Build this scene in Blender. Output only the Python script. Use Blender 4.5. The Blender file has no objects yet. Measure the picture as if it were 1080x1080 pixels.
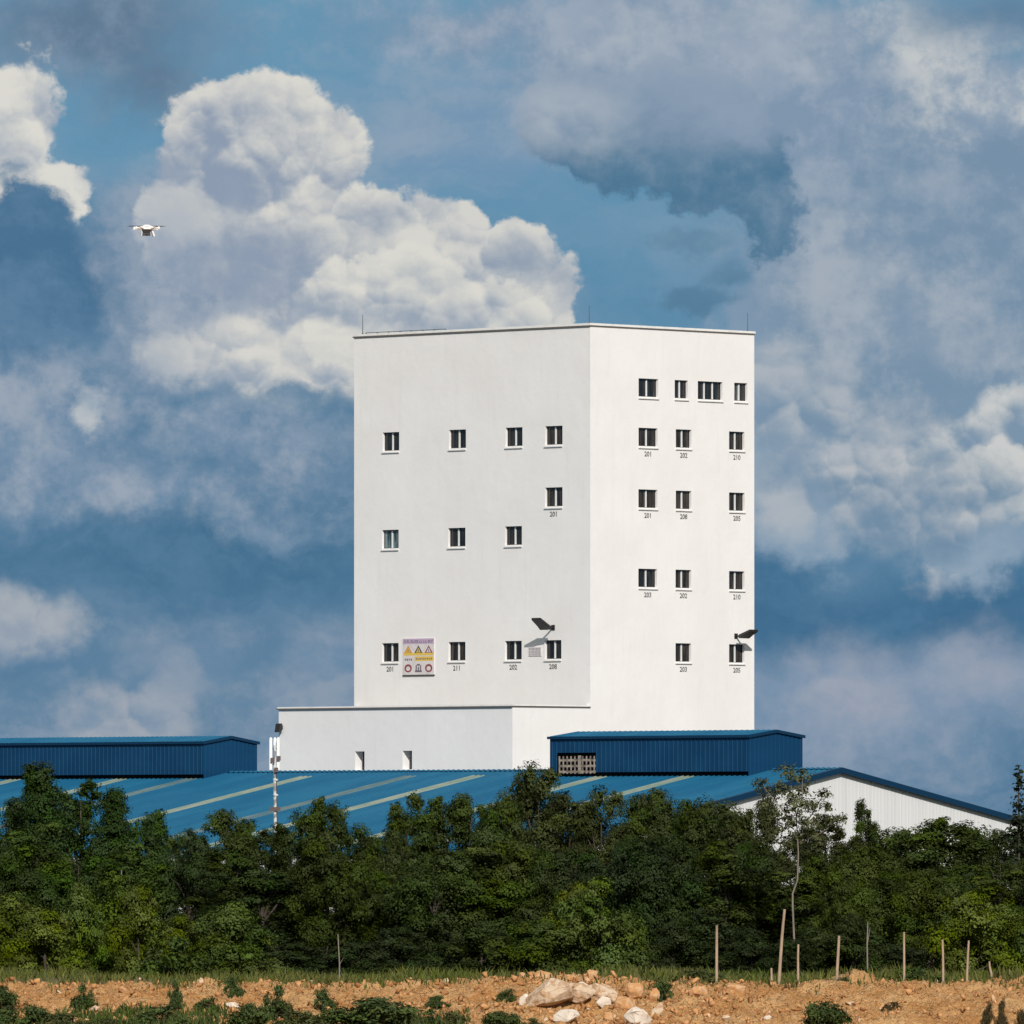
import bpy, bmesh, math, random
import numpy as np
from mathutils import Vector, Matrix, Quaternion

R = math.radians
scene = bpy.context.scene
COL = scene.collection

# ------------------------------------------------------------------ camera
F = 10650.0            # focal length in photo pixels (photo is 1080 wide)
HY = 876.0             # photo row of the horizon
CAMZ = 6.0             # eye height over the grass
cam_d = bpy.data.cameras.new('camera')
cam_d.sensor_width = 36.0
cam_d.lens = 36.0 * F / 1080.0
cam_d.shift_y = (HY - 540.0) / 1080.0
cam_d.clip_start = 1.0
cam_d.clip_end = 60000.0
cam = bpy.data.objects.new('camera', cam_d)
COL.objects.link(cam)
cam.location = (0, 0, CAMZ)
cam.rotation_euler = (R(90), 0, 0)
scene.camera = cam

# ------------------------------------------------------------------ light
SUN_EL = R(32.0)
SUN_AZ = R(10.0)       # sun stands behind the camera, a little to the right
sun_d = bpy.data.lights.new('sun', 'SUN')
sun_d.energy = 3.95
sun_d.angle = R(0.5)
sun_d.color = (1.0, 0.95, 0.885)
sun = bpy.data.objects.new('sun', sun_d)
COL.objects.link(sun)
to_sun = Vector((math.sin(SUN_AZ) * math.cos(SUN_EL), -math.cos(SUN_AZ) * math.cos(SUN_EL), math.sin(SUN_EL)))
sun.rotation_euler = (-to_sun).to_track_quat('-Z', 'Y').to_euler()
sun.location = (60, -80, 120)

vs = scene.view_settings
vs.view_transform = 'Standard'
vs.look = 'None'
vs.exposure = 0.0
vs.gamma = 1.0
vs.use_curve_mapping = False


def lin(c):
    c = c / 255.0
    return c / 12.92 if c <= 0.04045 else ((c + 0.055) / 1.055) ** 2.4


def srgb(r, g, b):
    return (lin(r), lin(g), lin(b), 1.0)


# ------------------------------------------------------------------ sky
world = bpy.data.worlds.new('World')
scene.world = world
world.use_nodes = True
wt = world.node_tree
wt.nodes.clear()


class G:
    """small helper that writes node graphs as expressions"""
    def __init__(self, nt):
        self.nt = nt

    def _set(self, node, i, v):
        if v is None:
            return
        if hasattr(v, 'is_output'):
            self.nt.links.new(v, node.inputs[i])
        else:
            node.inputs[i].default_value = v

    def m(self, op, *a, clamp=False):
        n = self.nt.nodes.new('ShaderNodeMath')
        n.operation = op
        n.use_clamp = clamp
        for i, v in enumerate(a):
            self._set(n, i, v)
        return n.outputs[0]

    def v(self, op, *a, out=0):
        n = self.nt.nodes.new('ShaderNodeVectorMath')
        n.operation = op
        for i, v in enumerate(a):
            self._set(n, i, v)
        return n.outputs[out]

    def xyz(self, x, y, z):
        n = self.nt.nodes.new('ShaderNodeCombineXYZ')
        for i, v in enumerate((x, y, z)):
            self._set(n, i, v)
        return n.outputs[0]

    def noise(self, vec, scale, detail=6, rough=0.55, lac=2.0, dist=0.0, color=False):
        n = self.nt.nodes.new('ShaderNodeTexNoise')
        self.nt.links.new(vec, n.inputs['Vector'])
        n.inputs['Scale'].default_value = scale
        n.inputs['Detail'].default_value = detail
        n.inputs['Roughness'].default_value = rough
        n.inputs['Lacunarity'].default_value = lac
        n.inputs['Distortion'].default_value = dist
        return n.outputs[1 if color else 0]

    def voro(self, vec, scale, detail=3, rough=0.5, smooth=0.6):
        n = self.nt.nodes.new('ShaderNodeTexVoronoi')
        n.voronoi_dimensions = '2D'
        n.feature = 'F1'
        n.normalize = False
        self.nt.links.new(vec, n.inputs['Vector'])
        n.inputs['Scale'].default_value = scale
        n.inputs['Detail'].default_value = detail
        n.inputs['Roughness'].default_value = rough
        return n.outputs[0]

    def step(self, val, a, b, lo=0.0, hi=1.0):
        n = self.nt.nodes.new('ShaderNodeMapRange')
        n.interpolation_type = 'SMOOTHSTEP'
        self._set(n, 0, val)
        self._set(n, 1, a)
        self._set(n, 2, b)
        self._set(n, 3, lo)
        self._set(n, 4, hi)
        return n.outputs[0]

    def mix(self, f, a, b):
        n = self.nt.nodes.new('ShaderNodeMix')
        n.data_type = 'RGBA'
        self._set(n, 0, f)
        self._set(n, 6, a)
        self._set(n, 7, b)
        return n.outputs[2]


g = G(wt)
tc = wt.nodes.new('ShaderNodeTexCoord')
sep = wt.nodes.new('ShaderNodeSeparateXYZ')
wt.links.new(tc.outputs['Generated'], sep.inputs[0])
AZ = g.m('ARCTAN2', sep.outputs[0], sep.outputs[1])
EL = g.m('ARCSINE', sep.outputs[2])
# azimuth and elevation in units of about half a degree
U = g.m('MULTIPLY_ADD', AZ, F / 100.0, 5.4)
V = g.m('MULTIPLY_ADD', EL, -F / 100.0, HY / 100.0)
P = g.xyz(U, V, 0.0)


def warp(p, scale, amt, detail, seed, rough=0.55):
    q = g.v('ADD', p, (seed, seed * 0.37, 0.0))
    c = g.noise(q, scale, detail, rough, color=True)
    d = g.v('SUBTRACT', c, (0.5, 0.5, 0.5))
    d = g.v('MULTIPLY', d, (amt, amt, 0.0))
    return g.v('ADD', p, d)


P_soft = warp(P, 0.55, 1.7, 7, 3.1, 0.6)      # wispy, torn edges
P_cum0 = warp(P, 1.3, 0.38, 5, 11.7, 0.6)          # large swells of the cumulus
n_hi = g.noise(g.v('ADD', P, (4.4, 9.1, 0.0)), 1.1, 9, 0.62)
n_fine = g.noise(g.v('ADD', P, (1.7, 5.9, 0.0)), 5.5, 5, 0.62)
n_lo = g.noise(g.v('ADD', P, (14.4, 2.1, 0.0)), 0.45, 6, 0.55)
n_str = g.noise(g.v('MULTIPLY', g.v('ADD', P_soft, (7.4, 3.1, 0.0)), (0.55, 1.25, 1.0)), 0.9, 8, 0.6)


def puff(p, scale):
    """rounded heads: one dome per cell"""
    d = g.voro(p, scale, 0.0, 0.5)
    return g.m('SUBTRACT', 1.0, g.m('MULTIPLY', d, d))


# cauliflower heads in three sizes; emb is high on the sides that face the light
emb, bil = None, None
for (sc, wl, wh, off) in ((0.80, 1.15, 0.38, (0.4, 0.3, 0.0)), (1.9, 0.65, 0.20, (3.3, 8.2, 0.0)), (4.6, 0.26, 0.08, (7.9, 1.6, 0.0))):
    pp = g.v('ADD', P_cum0, off)
    h = puff(pp, sc)
    hl_ = puff(g.v('ADD', pp, (0.07 / sc, -0.22 / sc, 0.0)), sc)
    e_ = g.m('MULTIPLY', g.m('SUBTRACT', h, hl_), wl)
    h = g.m('MULTIPLY_ADD', h, wh, -0.72 * wh)
    emb = e_ if emb is None else g.m('ADD', emb, e_)
    bil = h if bil is None else g.m('ADD', bil, h)
emb = g.m('MULTIPLY', emb, g.step(g.noise(g.v('ADD', P, (2.2, 6.6, 0.0)), 0.9, 3, 0.5), 0.36, 0.62, 0.35, 1.25))
P_cum = P_cum1 = warp(P, 1.4, 0.35, 6, 21.3, 0.6)


def field(p, blobs):
    out = None
    for (cx, cy, rx, ry) in blobs:
        d = g.v('LENGTH', g.v('MULTIPLY', g.v('SUBTRACT', p, (cx, cy, 0.0)), (1.0 / rx, 1.0 / ry, 0.0)), out=1)
        d = g.m('MULTIPLY', g.m('SUBTRACT', d, 1.0), min(rx, ry))
        out = d if out is None else g.m('SMOOTH_MIN', out, d, 0.12)
    return out


# --- the cloudscape, far to near; units of half a degree, (0,0) is up and left
sky = g.mix(g.step(V, 0.0, 8.5), srgb(98, 148, 182), srgb(74, 116, 152))


def soft(blobs, col, width, opacity=1.0, namp=0.9, noise=None, col2=None, p=None, lo=0.38, hi=0.66):
    """torn, soft-edged cloud: col2 comes in where the noise is high"""
    global sky
    f = field(p or P_soft, blobs)
    nz = noise or n_hi
    f = g.m('ADD', f, g.m('MULTIPLY_ADD', nz, -namp, namp * 0.5))
    f = g.m('ADD', f, g.m('MULTIPLY_ADD', n_fine, -0.26 * min(1.0, namp), 0.13 * min(1.0, namp)))
    a = g.step(f, width, -width, 0.0, opacity)
    c = srgb(*col)
    if col2:
        nz = g.m('ADD', nz, g.m('MULTIPLY_ADD', n_fine, 0.22, -0.11))
        c = g.mix(g.step(nz, lo, hi), srgb(*col), srgb(*col2))
    sky = g.mix(a, sky, c)


def cumulus(blobs, shade, light, width=0.07, opacity=1.0, bright=0.5, core=None, k=1.6, lumps=1.0, fade=None):
    """cauliflower cloud lit from above; core = (cx,cy,rx,ry,s) stays in shade"""
    global sky
    f = field(P_cum, blobs)
    f = g.m('ADD', f, g.m('MULTIPLY', bil, -lumps))
    f = g.m('ADD', f, g.m('MULTIPLY_ADD', n_hi, -0.22, 0.11))
    f = g.m('ADD', f, g.m('MULTIPLY_ADD', n_fine, -0.22, 0.11))
    a = g.step(f, width, -width, 0.0, opacity)
    if fade:
        a = g.m('MULTIPLY', a, g.step(g.m('MULTIPLY_ADD', n_hi, 0.8, V), fade[0] + 0.4, fade[1] + 0.4, 1.0, 0.0))
    lit = g.m('MULTIPLY_ADD', emb, k, bright)
    lit = g.m('ADD', lit, g.m('MULTIPLY_ADD', n_str, 1.3, -0.65))
    lit = g.m('ADD', lit, g.m('MULTIPLY_ADD', n_fine, 0.5, -0.25))
    lit = g.m('ADD', lit, g.step(f, -0.4, 0.0, 0.0, 0.16))
    if core:
        for (cx, cy, rx, ry, s) in core:
            d = field(P_soft, [(cx, cy, rx, ry)])
            lit = g.m('SUBTRACT', lit, g.step(d, 0.5 * min(rx, ry), -0.7 * min(rx, ry), 0.0, s))
    c = g.mix(g.step(lit, 0.0, 1.0), srgb(*shade), srgb(*light))
    sky = g.mix(a, sky, c)


def bank(blobs, top, foot, v0, v1, width=0.06, opacity=1.0, lumps=0.7, rough=22.0):
    """cloud whose underside, from row v0 to v1, lies in its own shade"""
    global sky
    f = field(P_mid, blobs)
    f = g.m('ADD', f, g.m('MULTIPLY', bil, -lumps))
    f = g.m('ADD', f, g.m('MULTIPLY_ADD', n_hi, -0.5, 0.25))
    f = g.m('ADD', f, g.m('MULTIPLY_ADD', n_fine, -0.24, 0.12))
    a = g.step(f, width, -width, 0.0, opacity)
    vv = g.m('ADD', g.m('MULTIPLY_ADD', n_str, 1.3, -0.65), g.m('MULTIPLY_ADD', emb, -0.6, V))
    c = g.mix(g.step(vv, v0, v1), srgb(*top), srgb(*foot))
    c = g.mix(g.step(n_hi, 0.44, 0.68, 0.0, 0.45), c, srgb(top[0] + rough, top[1] + rough * 0.8, top[2] + rough * 0.5))
    sky = g.mix(a, sky, c)


P_mid = warp(P, 0.9, 0.8, 8, 33.1, 0.62)
# general veil of far cloud
sky = g.mix(g.step(n_str, 0.35, 0.75, 0.0, 0.35), sky, srgb(146, 165, 188))
soft([(5.0, 1.4, 1.5, 0.75)], (120, 150, 182), 0.5, 0.9, 0.5, n_str, (142, 162, 186))
# lower belt
soft([(5.4, 7.6, 9.0, 0.95)], (98, 131, 162), 0.5, 0.95, 0.9, n_str, (134, 151, 175))
soft([(9.3, 7.4, 2.2, 0.6)], (128, 150, 178), 0.4, 0.8, 0.8, n_hi, (148, 160, 182))
# dark rain-blue bands
soft([(1.8, 6.0, 2.6, 0.55), (3.3, 5.4, 0.9, 0.9)], (68, 110, 145), 0.45, 1.0, 0.6, n_str, (86, 125, 158))
soft([(9.6, 6.5, 2.8, 0.40), (8.0, 6.1, 0.6, 0.8)], (64, 107, 144), 0.3, 1.0, 0.5, n_str, (78, 119, 154))
# pale puffs over the belt
cumulus([(0.25, 6.6, 0.5, 0.32)], (126, 146, 174), (172, 177, 188), 0.2, 0.9)
cumulus([(1.35, 7.65, 0.6, 0.34)], (124, 146, 172), (166, 171, 184), 0.22, 0.85)
cumulus([(1.95, 7.0, 0.5, 0.35), (3.35, 7.1, 0.4, 0.35)], (116, 142, 172), (154, 164, 182), 0.32, 0.65)
cumulus([(10.35, 7.15, 0.55, 0.35), (9.0, 7.3, 0.5, 0.4)], (132, 150, 177), (162, 167, 184), 0.32, 0.7)
# right-hand cloud mass
bank([(9.8, 2.9, 1.9, 2.4), (8.6, 4.3, 1.25, 1.6), (10.2, 5.2, 1.4, 0.9), (8.35, 3.7, 0.8, 0.6)], (138, 158, 184), (132, 155, 180), 1.0, 5.0, 0.16, 1.0, 0.9)
soft([(9.7, 2.6, 2.0, 2.2)], (112, 140, 168), 0.6, 0.75, 1.1, n_hi, (150, 164, 184))
soft([(9.1, 3.1, 0.9, 0.5), (10.2, 3.6, 0.7, 0.35)], (148, 163, 184), 0.4, 0.7, 1.2, n_hi, (170, 178, 192))
cumulus([(8.35, 4.2, 0.6, 0.55), (8.3, 5.1, 0.4, 0.4)], (120, 145, 172), (180, 185, 195), 0.2, 0.8, 0.42, k=1.9)
cumulus([(9.35, 4.75, 0.6, 0.45)], (116, 143, 170), (182, 186, 196), 0.16, 0.85, 0.42, k=1.9)
cumulus([(10.5, 4.95, 0.75, 0.42), (10.75, 4.5, 0.38, 0.4)], (124, 148, 174), (206, 206, 208), 0.12, 0.95, 0.5, k=1.9)
soft([(10.0, 5.2, 0.7, 0.25)], (106, 136, 164), 0.25, 0.7, 0.8)
cumulus([(9.6, 5.5, 0.7, 0.55), (9.2, 5.3, 0.4, 0.4)], (112, 140, 168), (188, 190, 198), 0.2, 0.9, 0.44, k=1.9)
# streak of lit cloud, upper right
soft([(9.6, 0.55, 1.1, 0.36), (10.5, 1.2, 0.85, 0.48)], (144, 161, 184), 0.3, 1.0, 0.8, n_hi, (200, 202, 206))
soft([(10.5, 0.25, 0.6, 0.3)], (94, 128, 160), 0.3, 0.9, 0.6)
# upper middle cloud with its dark underside
soft([(7.0, 0.6, 1.8, 0.9), (5.2, 0.2, 1.5, 0.35), (8.3, 0.9, 1.0, 0.95)], (128, 150, 177), 0.35, 1.0, 0.8, n_hi, (158, 170, 190))
bank([(6.55, 1.35, 0.9, 0.65), (7.45, 1.55, 0.8, 0.75), (8.05, 1.9, 0.3, 0.85)], (138, 156, 181), (80, 120, 152), 0.95, 1.9, 0.05, 1.0, 0.7, 10.0)
bank([(7.45, 3.25, 0.42, 0.16), (7.75, 2.95, 0.2, 0.16), (7.35, 2.6, 0.26, 0.11)], (100, 136, 166), (84, 124, 156), 2.6, 3.4, 0.07, 0.85, 0.5)
cumulus([(6.0, 1.3, 0.4, 0.28), (6.45, 0.3, 0.4, 0.35), (8.0, 0.45, 0.6, 0.35)], (140, 158, 183), (184, 190, 200), 0.3, 0.5)
# dark cloud, upper left
soft([(0.9, 0.35, 1.4, 0.55), (1.6, 0.75, 0.6, 0.4)], (96, 120, 148), 0.38, 0.95, 0.9, n_hi, (120, 142, 168))
# the great cumulus
soft([(1.6, 3.2, 1.3, 1.2), (2.6, 4.6, 2.4, 0.9), (0.5, 4.6, 1.4, 0.9)], (88, 124, 157), 0.4, 1.0, 0.9, n_str, (126, 148, 174))
soft([(3.6, 3.3, 1.9, 0.55), (2.9, 2.3, 0.6, 0.9)], (152, 165, 185), 0.3, 1.0, 0.4)
cumulus([(4.6, 2.95, 1.15, 0.78), (5.45, 3.05, 0.55, 0.72)], (142, 157, 180), (212, 210, 209), 0.05, 1.0, 0.46, core=[(5.3, 2.6, 0.6, 0.4, 0.2)])
cumulus([(2.75, 1.75, 1.05, 0.95), (2.45, 2.3, 0.95, 0.9), (3.5, 2.7, 0.95, 0.8)],
        (142, 156, 180), (218, 215, 212), 0.05, 1.0, 0.54, core=[(3.0, 2.5, 0.8, 0.6, 0.3), (2.0, 2.9, 0.8, 0.7, 0.4)], lumps=0.75)
soft([(2.0, 3.05, 0.9, 0.5), (3.1, 2.75, 0.6, 0.3)], (138, 154, 179), 0.5, 0.6, 1.0, n_hi, (172, 178, 192))
cumulus([(2.5, 3.8, 0.85, 0.45), (3.2, 3.95, 0.6, 0.35), (3.5, 3.6, 0.6, 0.5)], (154, 166, 185), (216, 213, 211), 0.14, 1.0, 0.5)
cumulus([(4.15, 3.4, 0.9, 0.65), (5.1, 3.5, 0.6, 0.5)], (152, 164, 184), (220, 217, 213), 0.05, 1.0, 0.52)
soft([(1.75, 2.7, 0.5, 0.8), (1.6, 3.75, 0.4, 0.3)], (134, 152, 178), 0.45, 0.7, 1.1, n_hi, (162, 172, 190))
# left cumulus
cumulus([(0.15, 1.55, 0.45, 0.8), (0.6, 2.0, 0.55, 0.32), (0.42, 2.45, 0.18, 0.42)], (150, 163, 184), (220, 217, 214), 0.05, 1.0, 0.55)
# dark blue cloud in front of them
soft([(0.3, 3.0, 0.68, 0.95), (0.1, 3.5, 0.65, 0.55)], (74, 113, 149), 0.12, 1.0, 0.9, n_str, (94, 129, 162))
soft([(3.3, 4.3, 0.8, 0.22), (2.2, 4.35, 0.5, 0.22)], (96, 130, 161), 0.13, 0.95, 0.8, n_hi, (126, 149, 175))
soft([(0.3, 4.5, 0.9, 0.6), (1.1, 5.3, 1.3, 0.3), (2.5, 4.7, 0.8, 0.28)], (116, 142, 172), 0.35, 0.8, 1.0, n_hi, (164, 173, 190))
cumulus([(0.92, 4.3, 0.12, 0.2)], (150, 166, 186), (200, 202, 207), 0.1, 0.85, lumps=0.35)
# broken bright cloud overhead, unseen, added to make the ambient light less blue
sky = g.mix(g.m('MULTIPLY', g.step(EL, R(6.5), R(16)), g.step(n_lo, 0.32, 0.55, 0.55, 1.0)), sky, srgb(188, 184, 178))

nish = wt.nodes.new('ShaderNodeTexSky')
nish.sky_type = 'NISHITA'
nish.sun_disc = False
nish.sun_elevation = SUN_EL
nish.sun_rotation = math.pi - SUN_AZ
nish.air_density = 1.0
nish.dust_density = 0.6
bg1 = wt.nodes.new('ShaderNodeBackground')
wt.links.new(nish.outputs[0], bg1.inputs[0])
bg1.inputs[1].default_value = 0.10
bg2 = wt.nodes.new('ShaderNodeBackground')
wt.links.new(g.v('MULTIPLY', sky, (0.975, 0.99, 0.95)), bg2.inputs[0])
bg2.inputs[1].default_value = 1.0
msh = wt.nodes.new('ShaderNodeMixShader')
# clouds crowd the horizon and open up towards the zenith
cover = g.m('MULTIPLY', g.step(EL, R(12), R(50), 1.0, 0.6), 1.0)
wt.links.new(cover, msh.inputs[0])
wt.links.new(bg1.outputs[0], msh.inputs[1])
wt.links.new(bg2.outputs[0], msh.inputs[2])
wout = wt.nodes.new('ShaderNodeOutputWorld')
wt.links.new(msh.outputs[0], wout.inputs[0])
world.cycles.sampling_method = 'MANUAL'
world.cycles.sample_map_resolution = 512

# ------------------------------------------------------------------ helpers
def tag(o, label=None, cat=None, group=None, kind=None):
    if label:
        o['label'] = label
    if cat:
        o['category'] = cat
    if group:
        o['group'] = group
    if kind:
        o['kind'] = kind
    return o


def empty(name, loc=(0, 0, 0), rz=0.0):
    o = bpy.data.objects.new(name, None)
    o.empty_display_size = 0.2
    COL.objects.link(o)
    o.location = loc
    o.rotation_euler = (0, 0, rz)
    return o


class MB:
    """collects faces and links them as one mesh object"""
    def __init__(self):
        self.v, self.f, self.mi = [], [], []

    def face(self, pts, mi=0):
        n = len(self.v)
        self.v += [tuple(p) for p in pts]
        self.f.append(tuple(range(n, n + len(pts))))
        self.mi.append(mi)
        return self

    def box(self, x0, x1, y0, y1, z0, z1, mi=0):
        p = [(x0, y0, z0), (x1, y0, z0), (x1, y1, z0), (x0, y1, z0), (x0, y0, z1), (x1, y0, z1), (x1, y1, z1), (x0, y1, z1)]
        self.hexa(p, mi)
        return self

    def hexa(self, p, mi=0):
        n = len(self.v)
        self.v += [tuple(q) for q in p]
        for f in ((0, 3, 2, 1), (4, 5, 6, 7), (0, 1, 5, 4), (1, 2, 6, 5), (2, 3, 7, 6), (3, 0, 4, 7)):
            self.f.append(tuple(n + i for i in f))
            self.mi.append(mi)
        return self

    def tube(self, pts, rads, seg=8, mi=0, cap=True):
        n0 = len(self.v)
        pts = [Vector(p) for p in pts]
        for i, p in enumerate(pts):
            t = (pts[min(i + 1, len(pts) - 1)] - pts[max(i - 1, 0)]).normalized()
            a = t.cross(Vector((0.31, 0.95, 0.05)))
            if a.length < 1e-3:
                a = t.cross(Vector((1, 0, 0)))
            a.normalize()
            b = t.cross(a)
            for k in range(seg):
                th = 2 * math.pi * k / seg
                self.v.append(tuple(p + (a * math.cos(th) + b * math.sin(th)) * rads[i]))
        for i in range(len(pts) - 1):
            for k in range(seg):
                k2 = (k + 1) % seg
                self.f.append((n0 + i * seg + k, n0 + i * seg + k2, n0 + (i + 1) * seg + k2, n0 + (i + 1) * seg + k))
                self.mi.append(mi)
        if cap:
            self.f.append(tuple(n0 + k for k in reversed(range(seg))))
            self.mi.append(mi)
            e = n0 + (len(pts) - 1) * seg
            self.f.append(tuple(e + k for k in range(seg)))
            self.mi.append(mi)
        return self

    def mesh(self, name, mats):
        me = bpy.data.meshes.new(name)
        me.from_pydata(self.v, [], self.f)
        for m in (mats if isinstance(mats, (list, tuple)) else [mats]):
            me.materials.append(m)
        if any(self.mi):
            me.polygons.foreach_set('material_index', self.mi)
        me.update()
        return me

    def build(self, name, mats, parent=None, loc=None, smooth=False, recalc=False):
        me = self.mesh(name, mats)
        if recalc:
            bm = bmesh.new()
            bm.from_mesh(me)
            bmesh.ops.remove_doubles(bm, verts=bm.verts, dist=1e-5)
            bmesh.ops.recalc_face_normals(bm, faces=bm.faces)
            bm.to_mesh(me)
            bm.free()
        if smooth:
            me.polygons.foreach_set('use_smooth', [True] * len(me.polygons))
        o = bpy.data.objects.new(name, me)
        COL.objects.link(o)
        o.parent = parent
        if loc is not None:
            o.location = loc
        return o


def ellipsoid(mb, c, r, seg=14, rings=8, mi=0, jit=0.0, rng=None):
    n0 = len(mb.v)
    for i in range(1, rings):
        ph = math.pi * i / rings
        for k in range(seg):
            th = 2 * math.pi * k / seg
            mb.v.append((c[0] + r[0] * math.sin(ph) * math.cos(th), c[1] + r[1] * math.sin(ph) * math.sin(th), c[2] + r[2] * math.cos(ph)))
    top = len(mb.v)
    mb.v.append((c[0], c[1], c[2] + r[2]))
    mb.v.append((c[0], c[1], c[2] - r[2]))
    for i in range(rings - 2):
        for k in range(seg):
            k2 = (k + 1) % seg
            mb.f.append((n0 + i * seg + k, n0 + (i + 1) * seg + k, n0 + (i + 1) * seg + k2, n0 + i * seg + k2))
            mb.mi.append(mi)
    for k in range(seg):
        k2 = (k + 1) % seg
        mb.f.append((top, n0 + k, n0 + k2))
        mb.f.append((top + 1, n0 + (rings - 2) * seg + k2, n0 + (rings - 2) * seg + k))
        mb.mi += [mi, mi]


def mat(name, col, rough=0.6, spec=0.5, metal=0.0, vary=None, bump=None, alpha=None):
    """vary = (scale, second colour, lo, hi, stretch); bump = (scale, strength, distance)"""
    m = bpy.data.materials.new(name)
    m.use_nodes = True
    nt = m.node_tree
    b = nt.nodes['Principled BSDF']
    gg = G(nt)
    b.inputs['Roughness'].default_value = rough
    b.inputs['Specular IOR Level'].default_value = spec
    b.inputs['Metallic'].default_value = metal
    b.inputs['Base Color'].default_value = col
    if vary or bump:
        t = nt.nodes.new('ShaderNodeTexCoord').outputs['Object']
    if vary:
        vec = gg.v('MULTIPLY', t, vary[4])
        nz = gg.noise(vec, vary[0], 6, 0.62)
        f = gg.step(nz, vary[2], vary[3])
        nt.links.new(gg.mix(f, col, vary[1]), b.inputs['Base Color'])
    if bump:
        bn = nt.nodes.new('ShaderNodeBump')
        bn.inputs['Strength'].default_value = bump[1]
        bn.inputs['Distance'].default_value = bump[2]
        nt.links.new(gg.noise(t, bump[0], 5, 0.6), bn.inputs['Height'])
        nt.links.new(bn.outputs[0], b.inputs['Normal'])
    return m


def text_mesh(body, size):
    cu = bpy.data.curves.new('lettering', 'FONT')
    cu.body = body
    cu.size = size
    cu.align_x = 'CENTER'
    cu.align_y = 'CENTER'
    cu.resolution_u = 3
    cu.offset = size * 0.028
    o = bpy.data.objects.new('lettering', cu)
    COL.objects.link(o)
    bpy.context.view_layer.update()
    dg = bpy.context.evaluated_depsgraph_get()
    me = bpy.data.meshes.new_from_object(o.evaluated_get(dg))
    bpy.data.objects.remove(o)
    bpy.data.curves.remove(cu)
    return me


def hash2(ix, iy, seed):
    h = (ix.astype(np.int64) * 374761393 + iy.astype(np.int64) * 668265263 + seed * 1442695041) & 0xFFFFFFFF
    h = ((h ^ (h >> 13)) * 1274126177) & 0xFFFFFFFF
    h = ((h ^ (h >> 16)) * 2246822519) & 0xFFFFFFFF
    return ((h ^ (h >> 15)) & 0xFFFFFF) / float(0xFFFFFF)


def vnoise(x, y, seed=0):
    ix, iy = np.floor(x), np.floor(y)
    fx, fy = x - ix, y - iy
    fx, fy = fx * fx * (3 - 2 * fx), fy * fy * (3 - 2 * fy)
    a, b = hash2(ix, iy, seed), hash2(ix + 1, iy, seed)
    c, d = hash2(ix, iy + 1, seed), hash2(ix + 1, iy + 1, seed)
    return (a + (b - a) * fx) * (1 - fy) + (c + (d - c) * fx) * fy


def fbm(x, y, seed=0, octv=4, gain=0.5):
    s, a, t = 0.0, 1.0, 0.0
    for i in range(octv):
        s = s + a * vnoise(x * 2 ** i, y * 2 ** i, seed + i * 17)
        t += a
        a *= gain
    return s / t


def at(px, py, D):
    return Vector(((px - 540.0) / F * D, D, CAMZ + (HY - py) / F * D))


# ------------------------------------------------------------------ ground
def crest_px(px):
    xs = [-200, 0, 60, 130, 200, 300, 360, 420, 500, 560, 620, 690, 720, 790, 850, 930, 1000, 1080, 1300]
    ys = [1043, 1041, 1046, 1043, 1042, 1043, 1043, 1042, 1039, 1036, 1037, 1043, 1041, 1041, 1043, 1043, 1044, 1044, 1043]
    return np.interp(px, xs, ys)


CREST_D, TOE_D = 366.0, 356.0


def ground_z(x, y):
    px = 540.0 + x / CREST_D * F
    inside = np.clip((28.0 - np.abs(x)) / 4.0, 0, 1) 
    zc = CAMZ - (crest_px(px) - HY) * CREST_D / F
    w = fbm(x * 0.35, y * 0.0 + 3.1, 5, 3) - 0.5
    yy = y + w * 1.6
    up = np.clip((yy - TOE_D) / (CREST_D - TOE_D), 0, 1)
    up = up ** 0.85
    dn = np.clip((yy - CREST_D - 0.5) / 4.0, 0, 1)
    dn = dn * dn * (3 - 2 * dn)
    lo, hi = -1.45, 0.0
    z = np.where(yy < CREST_D, lo + (zc - lo) * up, zc + (hi - zc) * dn)
    z = np.where(yy <= TOE_D, lo, z)
    # second heap behind the crest, right of the middle
    for (hx, hy, hr, hz) in ((12.6, 372.0, 1.6, 0.72), (18.2, 371.0, 1.9, 0.42), (2.3, 369.5, 1.5, 0.35)):
        z = z + hz * np.exp(-(((x - hx) / hr) ** 2 + ((y - hy) / 1.6) ** 2))
    face = np.clip((y - 351) / 4, 0, 1) * np.clip((376 - y) / 5, 0, 1) * inside
    n1 = fbm(x * 1.1, y * 1.1, 11, 4, 0.55) - 0.5
    n2 = np.abs(fbm(x * 3.7, y * 3.7, 31, 3, 0.6) - 0.5)
    n3 = fbm(x * 9.0, y * 9.0, 41, 2) - 0.5
    n4 = np.abs(fbm(x * 6.3, y * 6.3, 81, 2, 0.5) - 0.5)
    z = z + face * (0.55 * n1 + 0.46 * n2 + 0.34 * n4 + 0.22 * n3)
    fb = np.clip((y - 374) / 4, 0, 1) * np.clip((470 - y) / 20, 0, 1)
    z = z + fb * 0.18 * (fbm(x * 0.5, y * 0.5, 51, 3) - 0.5)
    z = np.where(inside > 0, z, np.where(y > CREST_D, 0.0, -1.45) * 1.0)
    return z


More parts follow.
